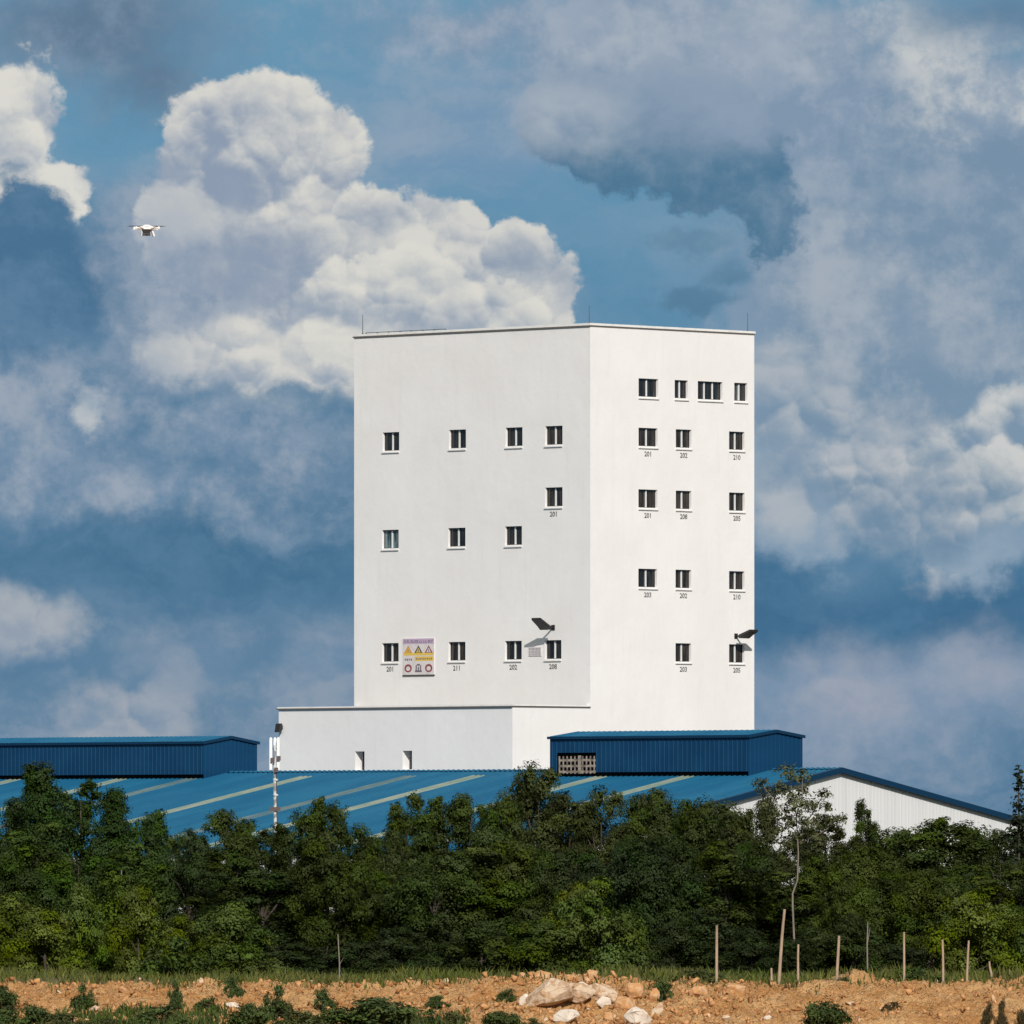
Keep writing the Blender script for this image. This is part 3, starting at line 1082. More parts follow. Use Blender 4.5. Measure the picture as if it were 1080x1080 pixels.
M_ROOF = blue('blue_roof_sheet', (0.007, 0.098, 0.198, 1), (0.015, 0.128, 0.232, 1))
M_CLAD = blue('blue_cladding', (0.002, 0.040, 0.105, 1), (0.004, 0.052, 0.125, 1))
M_TRIM = mat('dark_blue_trim', (0.002, 0.030, 0.075, 1), 0.6, 0.2)
M_SKYL = mat('skylight_sheet', (0.16, 0.23, 0.20, 1), 0.5, 0.2, vary=(1.3, (0.28, 0.31, 0.25, 1), 0.35, 0.7, (1.0, 0.3, 1.0)))
M_SKYD = mat('skylight_sheet_grimy', (0.07, 0.14, 0.17, 1), 0.5, 0.2, vary=(1.3, (0.14, 0.19, 0.19, 1), 0.35, 0.7, (1.0, 0.3, 1.0)))
M_GABLE = mat('white_ribbed_sheet', (0.67, 0.675, 0.68, 1), 0.6, 0.2, vary=(0.8, (0.61, 0.615, 0.62, 1), 0.45, 0.75, (0.3, 3.0, 0.12)))
M_DARK = mat('gap_shade', (0.008, 0.009, 0.012, 1), 0.9, 0.1)  # near-black colour for the shade inside the gap


def ribs(x0, x1, pitch, rib_w, rib_h):
    """profile of a ribbed sheet along x: list of (x, height)"""
    out = []
    n = max(1, int(round((x1 - x0) / pitch)))
    p = (x1 - x0) / n
    for i in range(n):
        a = x0 + i * p
        out += [(a, 0.0), (a + p * 0.5 - rib_w, 0.0), (a + p * 0.5 - rib_w * 0.55, rib_h), (a + p * 0.5 + rib_w * 0.55, rib_h), (a + p * 0.5 + rib_w, 0.0)]
    out.append((x1, 0.0))
    return out


def roof_sheet(mb, x0, x1, ya, yb, off=0.0, pitch=0.42):
    pr = ribs(x0, x1, pitch, 0.045, 0.045)
    for (xa, ha_), (xb, hb) in zip(pr[:-1], pr[1:]):
        mb.face([(xa, ya, zroof(ya) + off + ha_), (xb, ya, zroof(ya) + off + hb), (xb, yb, zroof(yb) + off + hb), (xa, yb, zroof(yb) + off + ha_)])


# skylights, from the photo: column where each strip meets the ridge, dull or bright
SKY = [(22, 0), (134, 0), (208, 1), (322, 0), (432, 1), (504, 0), (640, 0), (732, 0)]
strips = []
for px, dull in SKY:
    x = hit(px, 822, 1, RY - 1.6).x - GX
    strips.append((x - 0.62, x + 0.62, dull))
strips.sort()
YF, YB = FRONT - RY, BK - RY
rf = MB()
cur = -LEN
for a, b_, _ in strips:
    roof_sheet(rf, cur, a, 0.0, YF)
    cur = b_
roof_sheet(rf, cur, 0.25, 0.0, YF)
for a, b_, _ in strips:                         # above each strip the blue sheet goes on
    roof_sheet(rf, a, b_, 0.0, -1.5)
roof_sheet(rf, -LEN, 0.25, 0.0, YB + 0.25)
roof = rf.build('roof', M_ROOF, shed)
for a, b_, dull in strips:
    s = MB()
    roof_sheet(s, a, b_, -1.5, YF, -0.002)
    s.build('skylight', M_SKYD if dull else M_SKYL, roof)
rc = MB()
pr = ribs(-LEN, 0.25, 0.42, 0.08, 0.05)
for (xa, ha_), (xb, hb) in zip(pr[:-1], pr[1:]):
    for sg in (-1, 1):
        rc.face([(xa, 0, ZR + 0.06 + ha_), (xb, 0, ZR + 0.06 + hb), (xb, sg * 0.32, zroof(0.32) + 0.06 + hb * 0.6), (xa, sg * 0.32, zroof(0.32) + 0.06 + ha_ * 0.6)])
rc.build('ridge_cap', M_ROOF, roof)

gw = MB()
ny = 150
pr = ribs(YF + 0.1, YB, 0.3, 0.05, 0.007)
for (ya, ha_), (yb, hb) in zip(pr[:-1], pr[1:]):
    gw.face([(-0.06 + ha_, ya, -0.3), (-0.06 + hb, yb, -0.3), (-0.06 + hb, yb, zroof(yb) - 0.06), (-0.06 + ha_, ya, zroof(ya) - 0.06)])
gw.build('gable_wall', M_GABLE, shed)
ww = MB()
ww.face([(-LEN, YF + 0.1, -0.3), (-0.03, YF + 0.1, -0.3), (-0.03, YF + 0.1, zroof(YF) - 0.05), (-LEN, YF + 0.1, zroof(YF) - 0.05)])
ww.face([(-LEN, YB, -0.3), (-0.03, YB, -0.3), (-0.03, YB, zroof(YB) - 0.05), (-LEN, YB, zroof(YB) - 0.05)])
ww.face([(-LEN, YF + 0.1, -0.3), (-LEN, YB, -0.3), (-LEN, YB, zroof(YB) - 0.06), (-LEN, 0, ZR - 0.06), (-LEN, YF + 0.1, zroof(YF) - 0.06)])
ww.build('side_wall', M_GABLE, shed)
for ya, yb in ((YF, 0.0), (0.0, YB + 0.25)):
    f = MB()
    a0, b0 = zroof(ya), zroof(yb)
    f.hexa([(0.0, ya, a0 - 0.22), (0.27, ya, a0 - 0.22), (0.27, yb, b0 - 0.22), (0.0, yb, b0 - 0.22),
            (0.0, ya, a0 + 0.09), (0.27, ya, a0 + 0.09), (0.27, yb, b0 + 0.09), (0.0, yb, b0 + 0.09)])
    f.build('gable_trim', M_TRIM, shed)
gt = MB()
gt.box(-LEN, 0.27, YB + 0.2, YB + 0.5, zroof(YB) - 0.34, zroof(YB) - 0.02)
gt.build('gutter', M_TRIM, shed)


def monitor(px_apex, py_apex, px_eave, py_eave, px_far, px_left, vent):
    """ribbed blue box that rides on the ridge"""
    ap = hit(px_apex, py_apex, 1, RY)
    x1 = ap.x - GX
    hw = 0.5 * (hit(px_far, py_eave, 0, ap.x).y - hit(px_eave, py_eave, 0, ap.x).y)
    zap = ap.z
    zev = hit(px_eave, py_eave, 0, ap.x).z
    x0 = hit(px_left, py_eave, 1, RY - hw).x - GX
    grp = MB()
    lift = 0.30
    ze = zev - 0.10
    m = MB()
    for sg in (-1, 1):
        zb = zroof(hw) + lift
        holes = []
        if vent and sg < 0:
            va = hit(588.5, 794, 1, RY - hw)
            vb = hit(628.5, 811, 1, RY - hw)
            holes = [(va.x - GX, vb.x - GX)]
        pr = ribs(x0, x1, 0.36, 0.05, 0.035)
        for (xa, ha_), (xb, hb) in zip(pr[:-1], pr[1:]):
            mid = (xa + xb) / 2
            b0 = zb
            if holes and holes[0][0] < mid < holes[0][1]:
                b0 = va.z
            m.face([(xa, sg * (hw + ha_), b0), (xb, sg * (hw + hb), b0), (xb, sg * (hw + hb), ze), (xa, sg * (hw + ha_), ze)])
    for xx, out in ((x1, 1), (x0, -1)):
        pr = ribs(-hw, hw, 0.36, 0.05, 0.035)
        for (ya, ha_), (yb, hb) in zip(pr[:-1], pr[1:]):
            za, zb_ = ze + (zap - 0.1 - ze) * (1 - abs(ya) / hw), ze + (zap - 0.1 - ze) * (1 - abs(yb) / hw)
            m.face([(xx + out * ha_, ya, zroof(ya) + 0.05), (xx + out * hb, yb, zroof(yb) + 0.05), (xx + out * hb, yb, zb_), (xx + out * ha_, ya, za)])
    mo = m.build('roof_monitor', M_CLAD, shed)
    r_ = MB()
    ov = 0.10
    sl2 = (zap - zev) / (hw)
    pr = ribs(x0 - ov, x1 + ov, 0.42, 0.045, 0.04)
    for sg in (-1, 1):
        for (xa, ha_), (xb, hb) in zip(pr[:-1], pr[1:]):
            y2 = hw + ov
            z2 = zap - sl2 * y2
            r_.face([(xa, 0, zap + ha_), (xb, 0, zap + hb), (xb, sg * y2, z2 + hb), (xa, sg * y2, z2 + ha_)])
    r_.build('monitor_roof', M_ROOF, mo)
    t = MB()
    for sg in (-1, 1):
        y2 = hw + ov
        z2 = zap - sl2 * y2
        t.hexa([(x1 + ov, 0, zap - 0.15), (x1 + ov + 0.03, 0, zap - 0.15), (x1 + ov + 0.03, sg * y2, z2 - 0.15), (x1 + ov, sg * y2, z2 - 0.15),
                (x1 + ov, 0, zap + 0.03), (x1 + ov + 0.03, 0, zap + 0.03), (x1 + ov + 0.03, sg * y2, z2 + 0.03), (x1 + ov, sg * y2, z2 + 0.03)])
        t.box(x0 - ov, x1 + ov, min(sg * y2, sg * (y2 + 0.05)), max(sg * y2, sg * (y2 + 0.05)), z2 - 0.13, z2 + 0.02)
    t.build('monitor_trim', M_TRIM, mo)
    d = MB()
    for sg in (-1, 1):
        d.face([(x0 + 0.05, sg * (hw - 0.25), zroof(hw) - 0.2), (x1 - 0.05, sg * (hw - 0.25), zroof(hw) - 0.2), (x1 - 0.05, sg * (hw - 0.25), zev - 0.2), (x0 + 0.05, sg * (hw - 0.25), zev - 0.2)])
    d.build('gap_shade_sheet', M_DARK, mo)  # dark sheet stands in for the shade behind the raised cladding
    if vent:
        v = MB()
        xa, xb = va.x - GX, vb.x - GX
        z0, z1 = zroof(hw) + 0.22, va.z - 0.22
        yy = -hw + 0.06
        rows = 3
        for i in range(rows):
            zc = z0 + (z1 - z0) * (i + 0.15) / rows
            v.box(xa + 0.08, xb - 0.05, yy - 0.05, yy, zc, zc + 0.13)
        for i in range(10):
            xc = xa + 0.12 + (xb - xa - 0.25) * i / 9
            v.box(xc - 0.05, xc + 0.05, yy - 0.07, yy - 0.052, z0, z1 + 0.02)
        xm = xa + (xb - xa) * 0.58
        v.box(xm - 0.12, xm + 0.12, yy - 0.10, yy - 0.072, z0, z1 + 0.05)
        v.build('vent_grille', mat('beige_grille', (0.36, 0.30, 0.24, 1), 0.7, vary=(3.0, (0.15, 0.12, 0.10, 1), 0.42, 0.62, (1, 1, 1))), mo)
    return mo


mo = monitor(818, 770.0, 790, 775.2, 847, 580, True)
mo['label'] = 'right-hand blue roof box with a beige vent grille'
mo = monitor(243, 776.5, 214, 782.0, 270.5, -90, False)
mo['label'] = 'left-hand blue roof box that runs out of the picture'

# ------------------------------------------------------------------ telecom mast in front of the shed
MD = 566.0
mp = at(289.5, 900, MD)
mast = empty('telecom_mast', (mp.x, mp.y, 0.0))
tag(mast, 'slim white antenna mast in front of the blue roof', 'mast')
M_MAST = mat('mast_galvanised', (0.62, 0.62, 0.63, 1), 0.5, vary=(3.5, (0.24, 0.24, 0.25, 1), 0.46, 0.58, (1, 1, 1)))
M_ANT = mat('antenna_white', (0.80, 0.80, 0.80, 1), 0.45)
M_RRU = mat('radio_brown', (0.085, 0.06, 0.058, 1), 0.6)
ztop = at(289, 780, MD).z
b = MB()
b.tube([(0.08, 0, -0.2), (0.08, 0, 5.0), (0.02, 0, ztop - 1.6), (0.02, 0, ztop - 0.3)], [0.12, 0.11, 0.095, 0.07], 10)
for z in np.arange(2.0, ztop - 1.8, 0.85):      # flange collars and cable clamps
    b.tube([(0.06, 0, z), (0.06, 0, z + 0.10)], [0.145, 0.145], 10)
b.build('pole', M_MAST, mast)
b = MB()
b.tube([(0.20, -0.10, 0), (0.17, -0.09, 5.5), (0.10, -0.09, ztop - 1.8)], [0.028, 0.028, 0.028], 6)
b.build('feeder_cable', M_DKGREY, mast)
for k, (ax, ay) in enumerate(((-0.20, -0.12), (0.21, -0.10), (0.02, 0.24))):
    a = MB()
    hh = 0.08
    a.box(ax - hh, ax + hh, ay - 0.05, ay + 0.05, ztop - 1.70, ztop)
    ellipsoid(a, (ax, ay, ztop), (hh * 1.15, 0.06, 0.13), 10, 6)
    ao = a.build('panel_antenna', M_ANT, mast)
    a = MB()
    a.tube([(ax * 0.9, ay * 0.5, ztop - 0.5), (0.02, 0, ztop - 0.5)], [0.03, 0.03], 6)
    a.tube([(ax * 0.9, ay * 0.5, ztop - 1.4), (0.02, 0, ztop - 1.4)], [0.03, 0.03], 6)
    a.build('antenna_bracket', M_DKGREY, ao)
for (x, y, z) in ((-0.10, -0.22, ztop - 1.15), (0.24, -0.2, ztop - 1.05), (0.10, -0.2, ztop - 1.7)):
    a = MB()
    a.box(x - 0.11, x + 0.11, y - 0.07, y + 0.07, z - 0.13, z + 0.13)
    a.box(x - 0.03, x + 0.03, y + 0.07, 0.0, z - 0.03, z + 0.03)
    a.build('radio_unit', M_RRU, mast)
zz = at(289, 853, MD).z
a = MB()
a.box(-0.26, 0.34, -0.18, -0.12, zz - 0.12, zz + 0.10)
a.box(-0.2, 0.2, -0.12, 0.0, zz - 0.05, zz + 0.05)
a.build('equipment_box', M_RRU, mast)

# ------------------------------------------------------------------ drone
DD = 130.0
u = DD / F                                      # one photo pixel at the drone
dp = at(154.6, 241.0, DD)
dr = empty('drone', dp, R(8))
tag(dr, 'white four-rotor drone with a black camera, hovering before the cloud', 'drone')
M_DW = mat('drone_white', (0.82, 0.82, 0.82, 1), 0.4)
M_DB = mat('drone_black', (0.03, 0.03, 0.035, 1), 0.5)
b = MB()
ellipsoid(b, (0, 0, 2.0 * u), (5.0 * u, 7.0 * u, 2.2 * u), 18, 10)
b.box(-3.8 * u, 3.8 * u, -6 * u, 6 * u, -1.0 * u, 1.4 * u)
b.build('body', M_DW, dr, smooth=False)
for sx in (-1, 1):
    for sy in (-1, 1):
        ex, ey, ez = sx * 12.0 * u, sy * 10 * u, (1.6 if sy < 0 else 2.4) * u
        a = MB()
        a.tube([(sx * 3 * u, sy * 4 * u, 1.2 * u), (ex * 0.7, ey * 0.8, 0.2 * u), (ex, ey, 0.2 * u)], [1.5 * u, 1.1 * u, 1.0 * u], 8)
        a.tube([(ex, ey, -0.9 * u), (ex, ey, ez)], [1.2 * u, 1.0 * u], 10)
        ao = a.build('arm', M_DW, dr)
        r_ = MB()
        an = R(8 if sy < 0 else 22) * sx
        dx, dy = math.cos(an), math.sin(an)
        for s in (-1, 1):
            c0, c1 = (ex + s * dx * 0.6 * u, ey + s * dy * 0.6 * u), (ex + s * dx * 7.4 * u, ey + s * dy * 7.4 * u)
            px_, py_ = -dy * 0.9 * u, dx * 0.9 * u
            z = ez + 0.1 * u
            r_.hexa([(c0[0] - px_ * 0.5, c0[1] - py_ * 0.5, z), (c0[0] + px_ * 0.5, c0[1] + py_ * 0.5, z), (c1[0] + px_ * 0.5, c1[1] + py_ * 0.5, z + 0.2 * u), (c1[0] - px_ * 0.6, c1[1] - py_ * 0.6, z + 0.2 * u),
                     (c0[0] - px_ * 0.5, c0[1] - py_ * 0.5, z + 0.5 * u), (c0[0] + px_ * 0.5, c0[1] + py_ * 0.5, z + 0.5 * u), (c1[0] + px_ * 0.5, c1[1] + py_ * 0.5, z + 0.5 * u), (c1[0] - px_ * 0.6, c1[1] - py_ * 0.6, z + 0.5 * u)])
        r_.tube([(ex, ey, ez), (ex, ey, ez + 0.7 * u)], [0.8 * u, 0.6 * u], 8)
        r_.build('propeller', M_DB, ao)
b = MB()
b.hexa([(-3.2 * u, -4 * u, -5 * u), (3.2 * u, -4 * u, -5 * u), (3.2 * u, 3 * u, -5 * u), (-3.2 * u, 3 * u, -5 * u),
        (-5 * u, -5 * u, -1.05 * u), (5 * u, -5 * u, -1.05 * u), (5 * u, 4 * u, -1.05 * u), (-5 * u, 4 * u, -1.05 * u)])
b.build('battery_bay', M_DB, dr)
b = MB()
b.box(-4.2 * u, 3.6 * u, -4.5 * u, 2.5 * u, -7.6 * u, -5.1 * u)
ellipsoid(b, (0, -4.8 * u, -6.2 * u), (1.5 * u, 1.4 * u, 1.3 * u), 10, 6)
b.build('camera', M_DB, dr)
for sx in (-1, 1):
    a = MB()
    x0, x1 = sx * 5.2 * u, sx * (7.6 if sx > 0 else 5.6) * u
    wv = 1.2 * u if sx > 0 else 0.5 * u
    a.tube([(x0, -3 * u, -1.0 * u), (x1, -3.6 * u, -7.8 * u)], [wv, wv * 0.7], 7)
    a.tube([(x0, 3 * u, -1.0 * u), (x1, 3.6 * u, -7.8 * u)], [wv * 0.8, wv * 0.6], 7)
    a.tube([(x1, -5 * u, -7.8 * u), (x1, 5 * u, -7.8 * u)], [wv * 0.7, wv * 0.7], 7)
    a.build('landing_skid', M_DW, dr)
# ------------------------------------------------------------------ foliage
def leaf_material():
    m = bpy.data.materials.new('leaves')
    m.use_nodes = True
    nt = m.node_tree
    nt.nodes.clear()
    gg = G(nt)
    oi = nt.nodes.new('ShaderNodeObjectInfo')
    at_ = nt.nodes.new('ShaderNodeAttribute')
    at_.attribute_name = 'tint'
    hs = nt.nodes.new('ShaderNodeHueSaturation')
    nt.links.new(oi.outputs['Color'], hs.inputs['Color'])
    sp = nt.nodes.new('ShaderNodeSeparateColor')
    nt.links.new(at_.outputs['Color'], sp.inputs[0])
    nt.links.new(gg.m('MULTIPLY_ADD', sp.outputs[0], 0.036, 0.484), hs.inputs['Hue'])
    nt.links.new(gg.m('MULTIPLY_ADD', sp.outputs[1], 0.4, 0.9), hs.inputs['Saturation'])
    nt.links.new(gg.m('MULTIPLY_ADD', sp.outputs[2], 1.1, 0.5), hs.inputs['Value'])
    d = nt.nodes.new('ShaderNodeBsdfPrincipled')
    d.inputs['Roughness'].default_value = 0.6
    d.inputs['Specular IOR Level'].default_value = 0.12
    nt.links.new(hs.outputs[0], d.inputs['Base Color'])
    t = nt.nodes.new('ShaderNodeBsdfTranslucent')
    nt.links.new(hs.outputs[0], t.inputs[0])
    mx = nt.nodes.new('ShaderNodeMixShader')
    mx.inputs[0].default_value = 0.14
    nt.links.new(d.outputs[0], mx.inputs[1])
    nt.links.new(t.outputs[0], mx.inputs[2])
    o = nt.nodes.new('ShaderNodeOutputMaterial')
    nt.links.new(mx.outputs[0], o.inputs[0])
    return m


M_LEAF = leaf_material()
M_BARK = mat('bark', (0.05, 0.04, 0.03, 1), 0.9, 0.2, vary=(3.0, (0.10, 0.085, 0.07, 1), 0.4, 0.7, (1, 1, 0.3)))
M_PBARK = mat('pale_bark', (0.24, 0.20, 0.165, 1), 0.9, 0.2, vary=(3.0, (0.12, 0.10, 0.08, 1), 0.45, 0.7, (1, 1, 0.3)))


def unit(rs, n):
    v = rs.normal(size=(n, 3))
    return v / np.linalg.norm(v, axis=1, keepdims=True)


def leaves_mesh(name, centers, normals, sizes, tints, rs, material=None, slim=0.62):
    """one small four-cornered leaf per row"""
    n = len(centers)
    a = np.cross(normals, rs.normal(size=(n, 3)))
    a /= np.linalg.norm(a, axis=1, keepdims=True) + 1e-9
    b = np.cross(normals, a)
    s = sizes[:, None]
    droop = normals * s * 0.18
    p = np.stack([centers - a * s * 0.5, centers + b * s * slim * 0.5 + droop, centers + a * s * 0.5, centers - b * s * slim * 0.5 + droop], 1)
    me = bpy.data.meshes.new(name)
    me.vertices.add(n * 4)
    me.vertices.foreach_set('co', p.astype(np.float32).ravel())
    me.loops.add(n * 4)
    me.loops.foreach_set('vertex_index', np.arange(n * 4, dtype=np.int32))
    me.polygons.add(n)
    me.polygons.foreach_set('loop_start', np.arange(n, dtype=np.int32) * 4)
    me.polygons.foreach_set('loop_total', np.full(n, 4, np.int32))
    at_ = me.attributes.new('tint', 'FLOAT_COLOR', 'FACE')
    c = np.ones((n, 4), np.float32)
    c[:, :3] = tints
    at_.data.foreach_set('color', c.ravel())
    me.update()
    me.materials.append(material or M_LEAF)
    return me


def lobes_to_leaves(rs, lobes, per_lobe, leaf, clump_n, fill=0.12):
    C, N, S, T = [], [], [], []
    for (c, r, tint) in lobes:
        k = max(3, int(per_lobe * (r / 0.7) ** 1.6 / clump_n))
        d = unit(rs, k)
        d[:, 2] = d[:, 2] * 0.9 + 0.18
        d /= np.linalg.norm(d, axis=1, keepdims=True)
        cl = c + d * (r * rs.uniform(0.78, 1.05, (k, 1))) * np.array([1.0, 1.0, 0.85])
        for j in range(k):
            m = clump_n
            off = rs.normal(size=(m, 3)) * (0.15 * r ** 0.5) * np.array([1.0, 1.0, 0.7])
            C.append(cl[j] + off)
            nn = d[j] * 1.0 + np.array([0, 0, 0.42]) + rs.normal(size=(m, 3)) * 0.27
            N.append(nn / np.linalg.norm(nn, axis=1, keepdims=True))
            S.append(leaf * rs.uniform(0.6, 1.35, m))
            t = np.clip(np.array(tint) + rs.uniform(-0.08, 0.08, 3) + rs.uniform(-0.09, 0.09, (m, 3)), 0, 1)
            T.append(t)
        m = int(per_lobe * fill * r)
        C.append(c + unit(rs, m) * (r * 0.5 * rs.uniform(0, 1, (m, 1))))
        N.append(unit(rs, m))
        S.append(leaf * rs.uniform(2.2, 4.0, m))
        T.append(np.tile(np.array(tint), (m, 1)))
    return np.concatenate(C), np.concatenate(N), np.concatenate(S), np.concatenate(T)


def envelope(kind, t):
    if kind == 'broad':
        return math.sqrt(max(0.0, 1.0 - ((t - 0.48) / 0.60) ** 2))
    if kind == 'cone':
        return min(1.0, 0.7 + t) * max(0.12, (1.0 - t)) ** 0.55
    if kind == 'tall':
        return math.sqrt(max(0.0, 1.0 - ((t - 0.5) / 0.56) ** 2))
    if kind == 'bush':
        return (1.0 - t ** 2.4) ** 0.6
    return 1.0


def make_tree(kind, seed, H, W, base, nl, per_lobe=760, leaf=0.122, clump=16, lobe_r=(0.5, 1.0)):
    """returns (crown mesh, trunk mesh) of one tree standing at the origin"""
    rs = np.random.RandomState(seed)
    lobes, limbs = [], []
    for i in range(nl):
        t = ((i + rs.uniform(0, 1)) / nl) ** (0.9 if kind != 'bush' else 1.1)
        e = envelope(kind, t) * W / 2
        lr = rs.uniform(*lobe_r) * (0.85 if t > 0.88 else 1.0) * (0.8 if kind in ('tall', 'cone') and t > 0.75 else 1.0)
        ang = rs.uniform(0, 2 * math.pi)
        rad = max(0.0, e - lr * 0.55) * rs.uniform(0.45, 1.08)
        z = base * H + t * (H * (1 - base) - lr * 0.75) + rs.uniform(-0.15, 0.15)
        c = np.array([rad * math.cos(ang), rad * math.sin(ang), max(z, lr * 0.6)])
        lobes.append((c, lr, rs.uniform(0.15, 0.85, 3)))
        limbs.append(c)
    cr = leaves_mesh('crown', *lobes_to_leaves(rs, lobes, per_lobe, leaf, clump), rs)
    mb = MB()
    lean = rs.uniform(-0.25, 0.25, 2)
    rt = 0.017 * H + 0.03
    tp = [(0, 0, -0.3), (lean[0] * 0.3, lean[1] * 0.3, H * 0.3), (lean[0], lean[1], H * 0.62), (lean[0] * 0.6, lean[1] * 0.6, H * 0.88)]
    mb.tube(tp, [rt, rt * 0.75, rt * 0.42, rt * 0.12], 7)
    for c in limbs[::max(1, nl // 9)]:
        zs = max(0.2, min(c[2] - 0.5, H * 0.6))
        mb.tube([(lean[0] * zs / H, lean[1] * zs / H, zs * 0.8), (c[0] * 0.5, c[1] * 0.5, zs * 0.35 + c[2] * 0.6), tuple(c)], [rt * 0.4, rt * 0.25, rt * 0.08], 5, cap=False)
    return cr, mb.mesh('trunk', M_BARK)


PROTO = {
    'broad': [make_tree('broad', 10 + i, 8.0, 4.6, 0.05, 44) for i in range(4)],
    'crown': [make_tree('broad', 50 + i, 6.0, 4.6, 0.20, 34, lobe_r=(0.5, 0.95)) for i in range(3)],
    'cone': [make_tree('cone', 20 + i, 8.0, 4.2, 0.06, 44) for i in range(2)],
    'tall': [make_tree('tall', 30 + i, 8.0, 3.2, 0.12, 36, lobe_r=(0.4, 0.8)) for i in range(3)],
    'bush': [make_tree('bush', 40 + i, 3.6, 4.4, 0.0, 30, lobe_r=(0.4, 0.75)) for i in range(4)],
}
PH = {'crown': 6.0, 'broad': 8.0, 'cone': 8.0, 'tall': 8.0, 'bush': 3.6}
PW = {'crown': 4.6, 'broad': 4.6, 'cone': 4.2, 'tall': 3.2, 'bush': 4.4}
rt_ = random.Random(77)


def plant(name, kind, px, top, D, wpx, label, cat, group, colr, k=None):
    x = (px - 540.0) / F * D
    z0 = gz(x, D)
    H = CAMZ + (HY - top) / F * D - z0
    Wm = wpx / F * D
    cr, tr = PROTO[kind][(k if k is not None else rt_.randrange(99)) % len(PROTO[kind])]
    e = empty(name, (x, D, z0), rt_.uniform(0, 6.28))
    sw = Wm / PW[kind]
    e.scale = (sw, sw, 1.04 * H / PH[kind])
    tag(e, label, cat, group)
    c = bpy.data.objects.new('crown', cr)
    COL.objects.link(c)
    c.parent = e
    j = rt_.uniform(0.85, 1.18)
    j *= 0.74
    c.color = (colr[0] * j, colr[1] * j, colr[2] * j, 1)
    t = bpy.data.objects.new('trunk', tr)
    COL.objects.link(t)
    t.parent = e
    return e


# column, top of the back-row tree, its width, kind, where it stands
BELT = [
    (6, 850, 80, 'broad', 'cut by the left picture edge'),
    (43, 808, 88, 'cone', 'where the belt peaks, far left'),
    (84, 829, 72, 'tall', 'just right of the highest left-hand tree'),
    (119, 834, 70, 'cone', 'under the middle of the left blue roof box'),
    (152, 858, 66, 'broad', 'at the right shoulder of the left tree group'),
    (196, 884, 66, 'broad', 'in the dip under the left roof box\'s corner'),
    (238, 862, 78, 'broad', 'under the left roof box\'s gable end'),
    (272, 882, 62, 'tall', 'just left of the antenna mast'),
    (308, 872, 60, 'broad', 'just right of the antenna mast'),
    (337, 845, 66, 'broad', 'left of the first low-block opening'),
    (376, 876, 66, 'broad', 'under the left low-block opening'),
    (406, 882, 56, 'broad', 'between the two low-block openings'),
    (428, 841, 48, 'tall', 'under the right low-block opening'),
    (463, 845, 80, 'broad', 'right of the second low-block opening'),
    (497, 846, 66, 'broad', 'under the low block\'s middle'),
    (528, 842, 62, 'broad', 'just left of the low block\'s corner'),
    (566, 814, 82, 'broad', 'under the bright side of the low block'),
    (604, 844, 62, 'tall', 'under the beige vent grille'),
    (634, 838, 66, 'broad', 'just right of the beige vent grille'),
    (668, 847, 78, 'broad', 'under the left half of the right roof box'),
    (702, 841, 80, 'broad', 'under the middle of the right roof box'),
    (738, 850, 78, 'broad', 'above the leftmost wooden post'),
    (770, 853, 76, 'broad', 'left of the pale-trunked slender tree'),
    (798, 851, 66, 'broad', 'beside the pale-trunked slender tree'),
    (833, 884, 60, 'broad', 'right behind the pale-trunked slender tree'),
    (868, 866, 56, 'tall', 'under the peak of the white gable'),
    (893, 876, 50, 'tall', 'just right of the white gable\'s peak'),
    (914, 852, 34, 'tall', 'standing out alone against the white gable'),
    (945, 882, 70, 'broad', 'left of the wide spreading tree'),
    (985, 866, 128, 'broad', 'spreading wide before the white gable'),
    (1028, 886, 66, 'broad', 'right of the wide spreading tree'),
    (1056, 882, 56, 'broad', 'left of the thin spire tree'),
    (1092, 872, 70, 'broad', 'cut by the right picture edge'),
]
KIND_WORD = {'broad': 'round-crowned', 'cone': 'pointed', 'tall': 'narrow'}
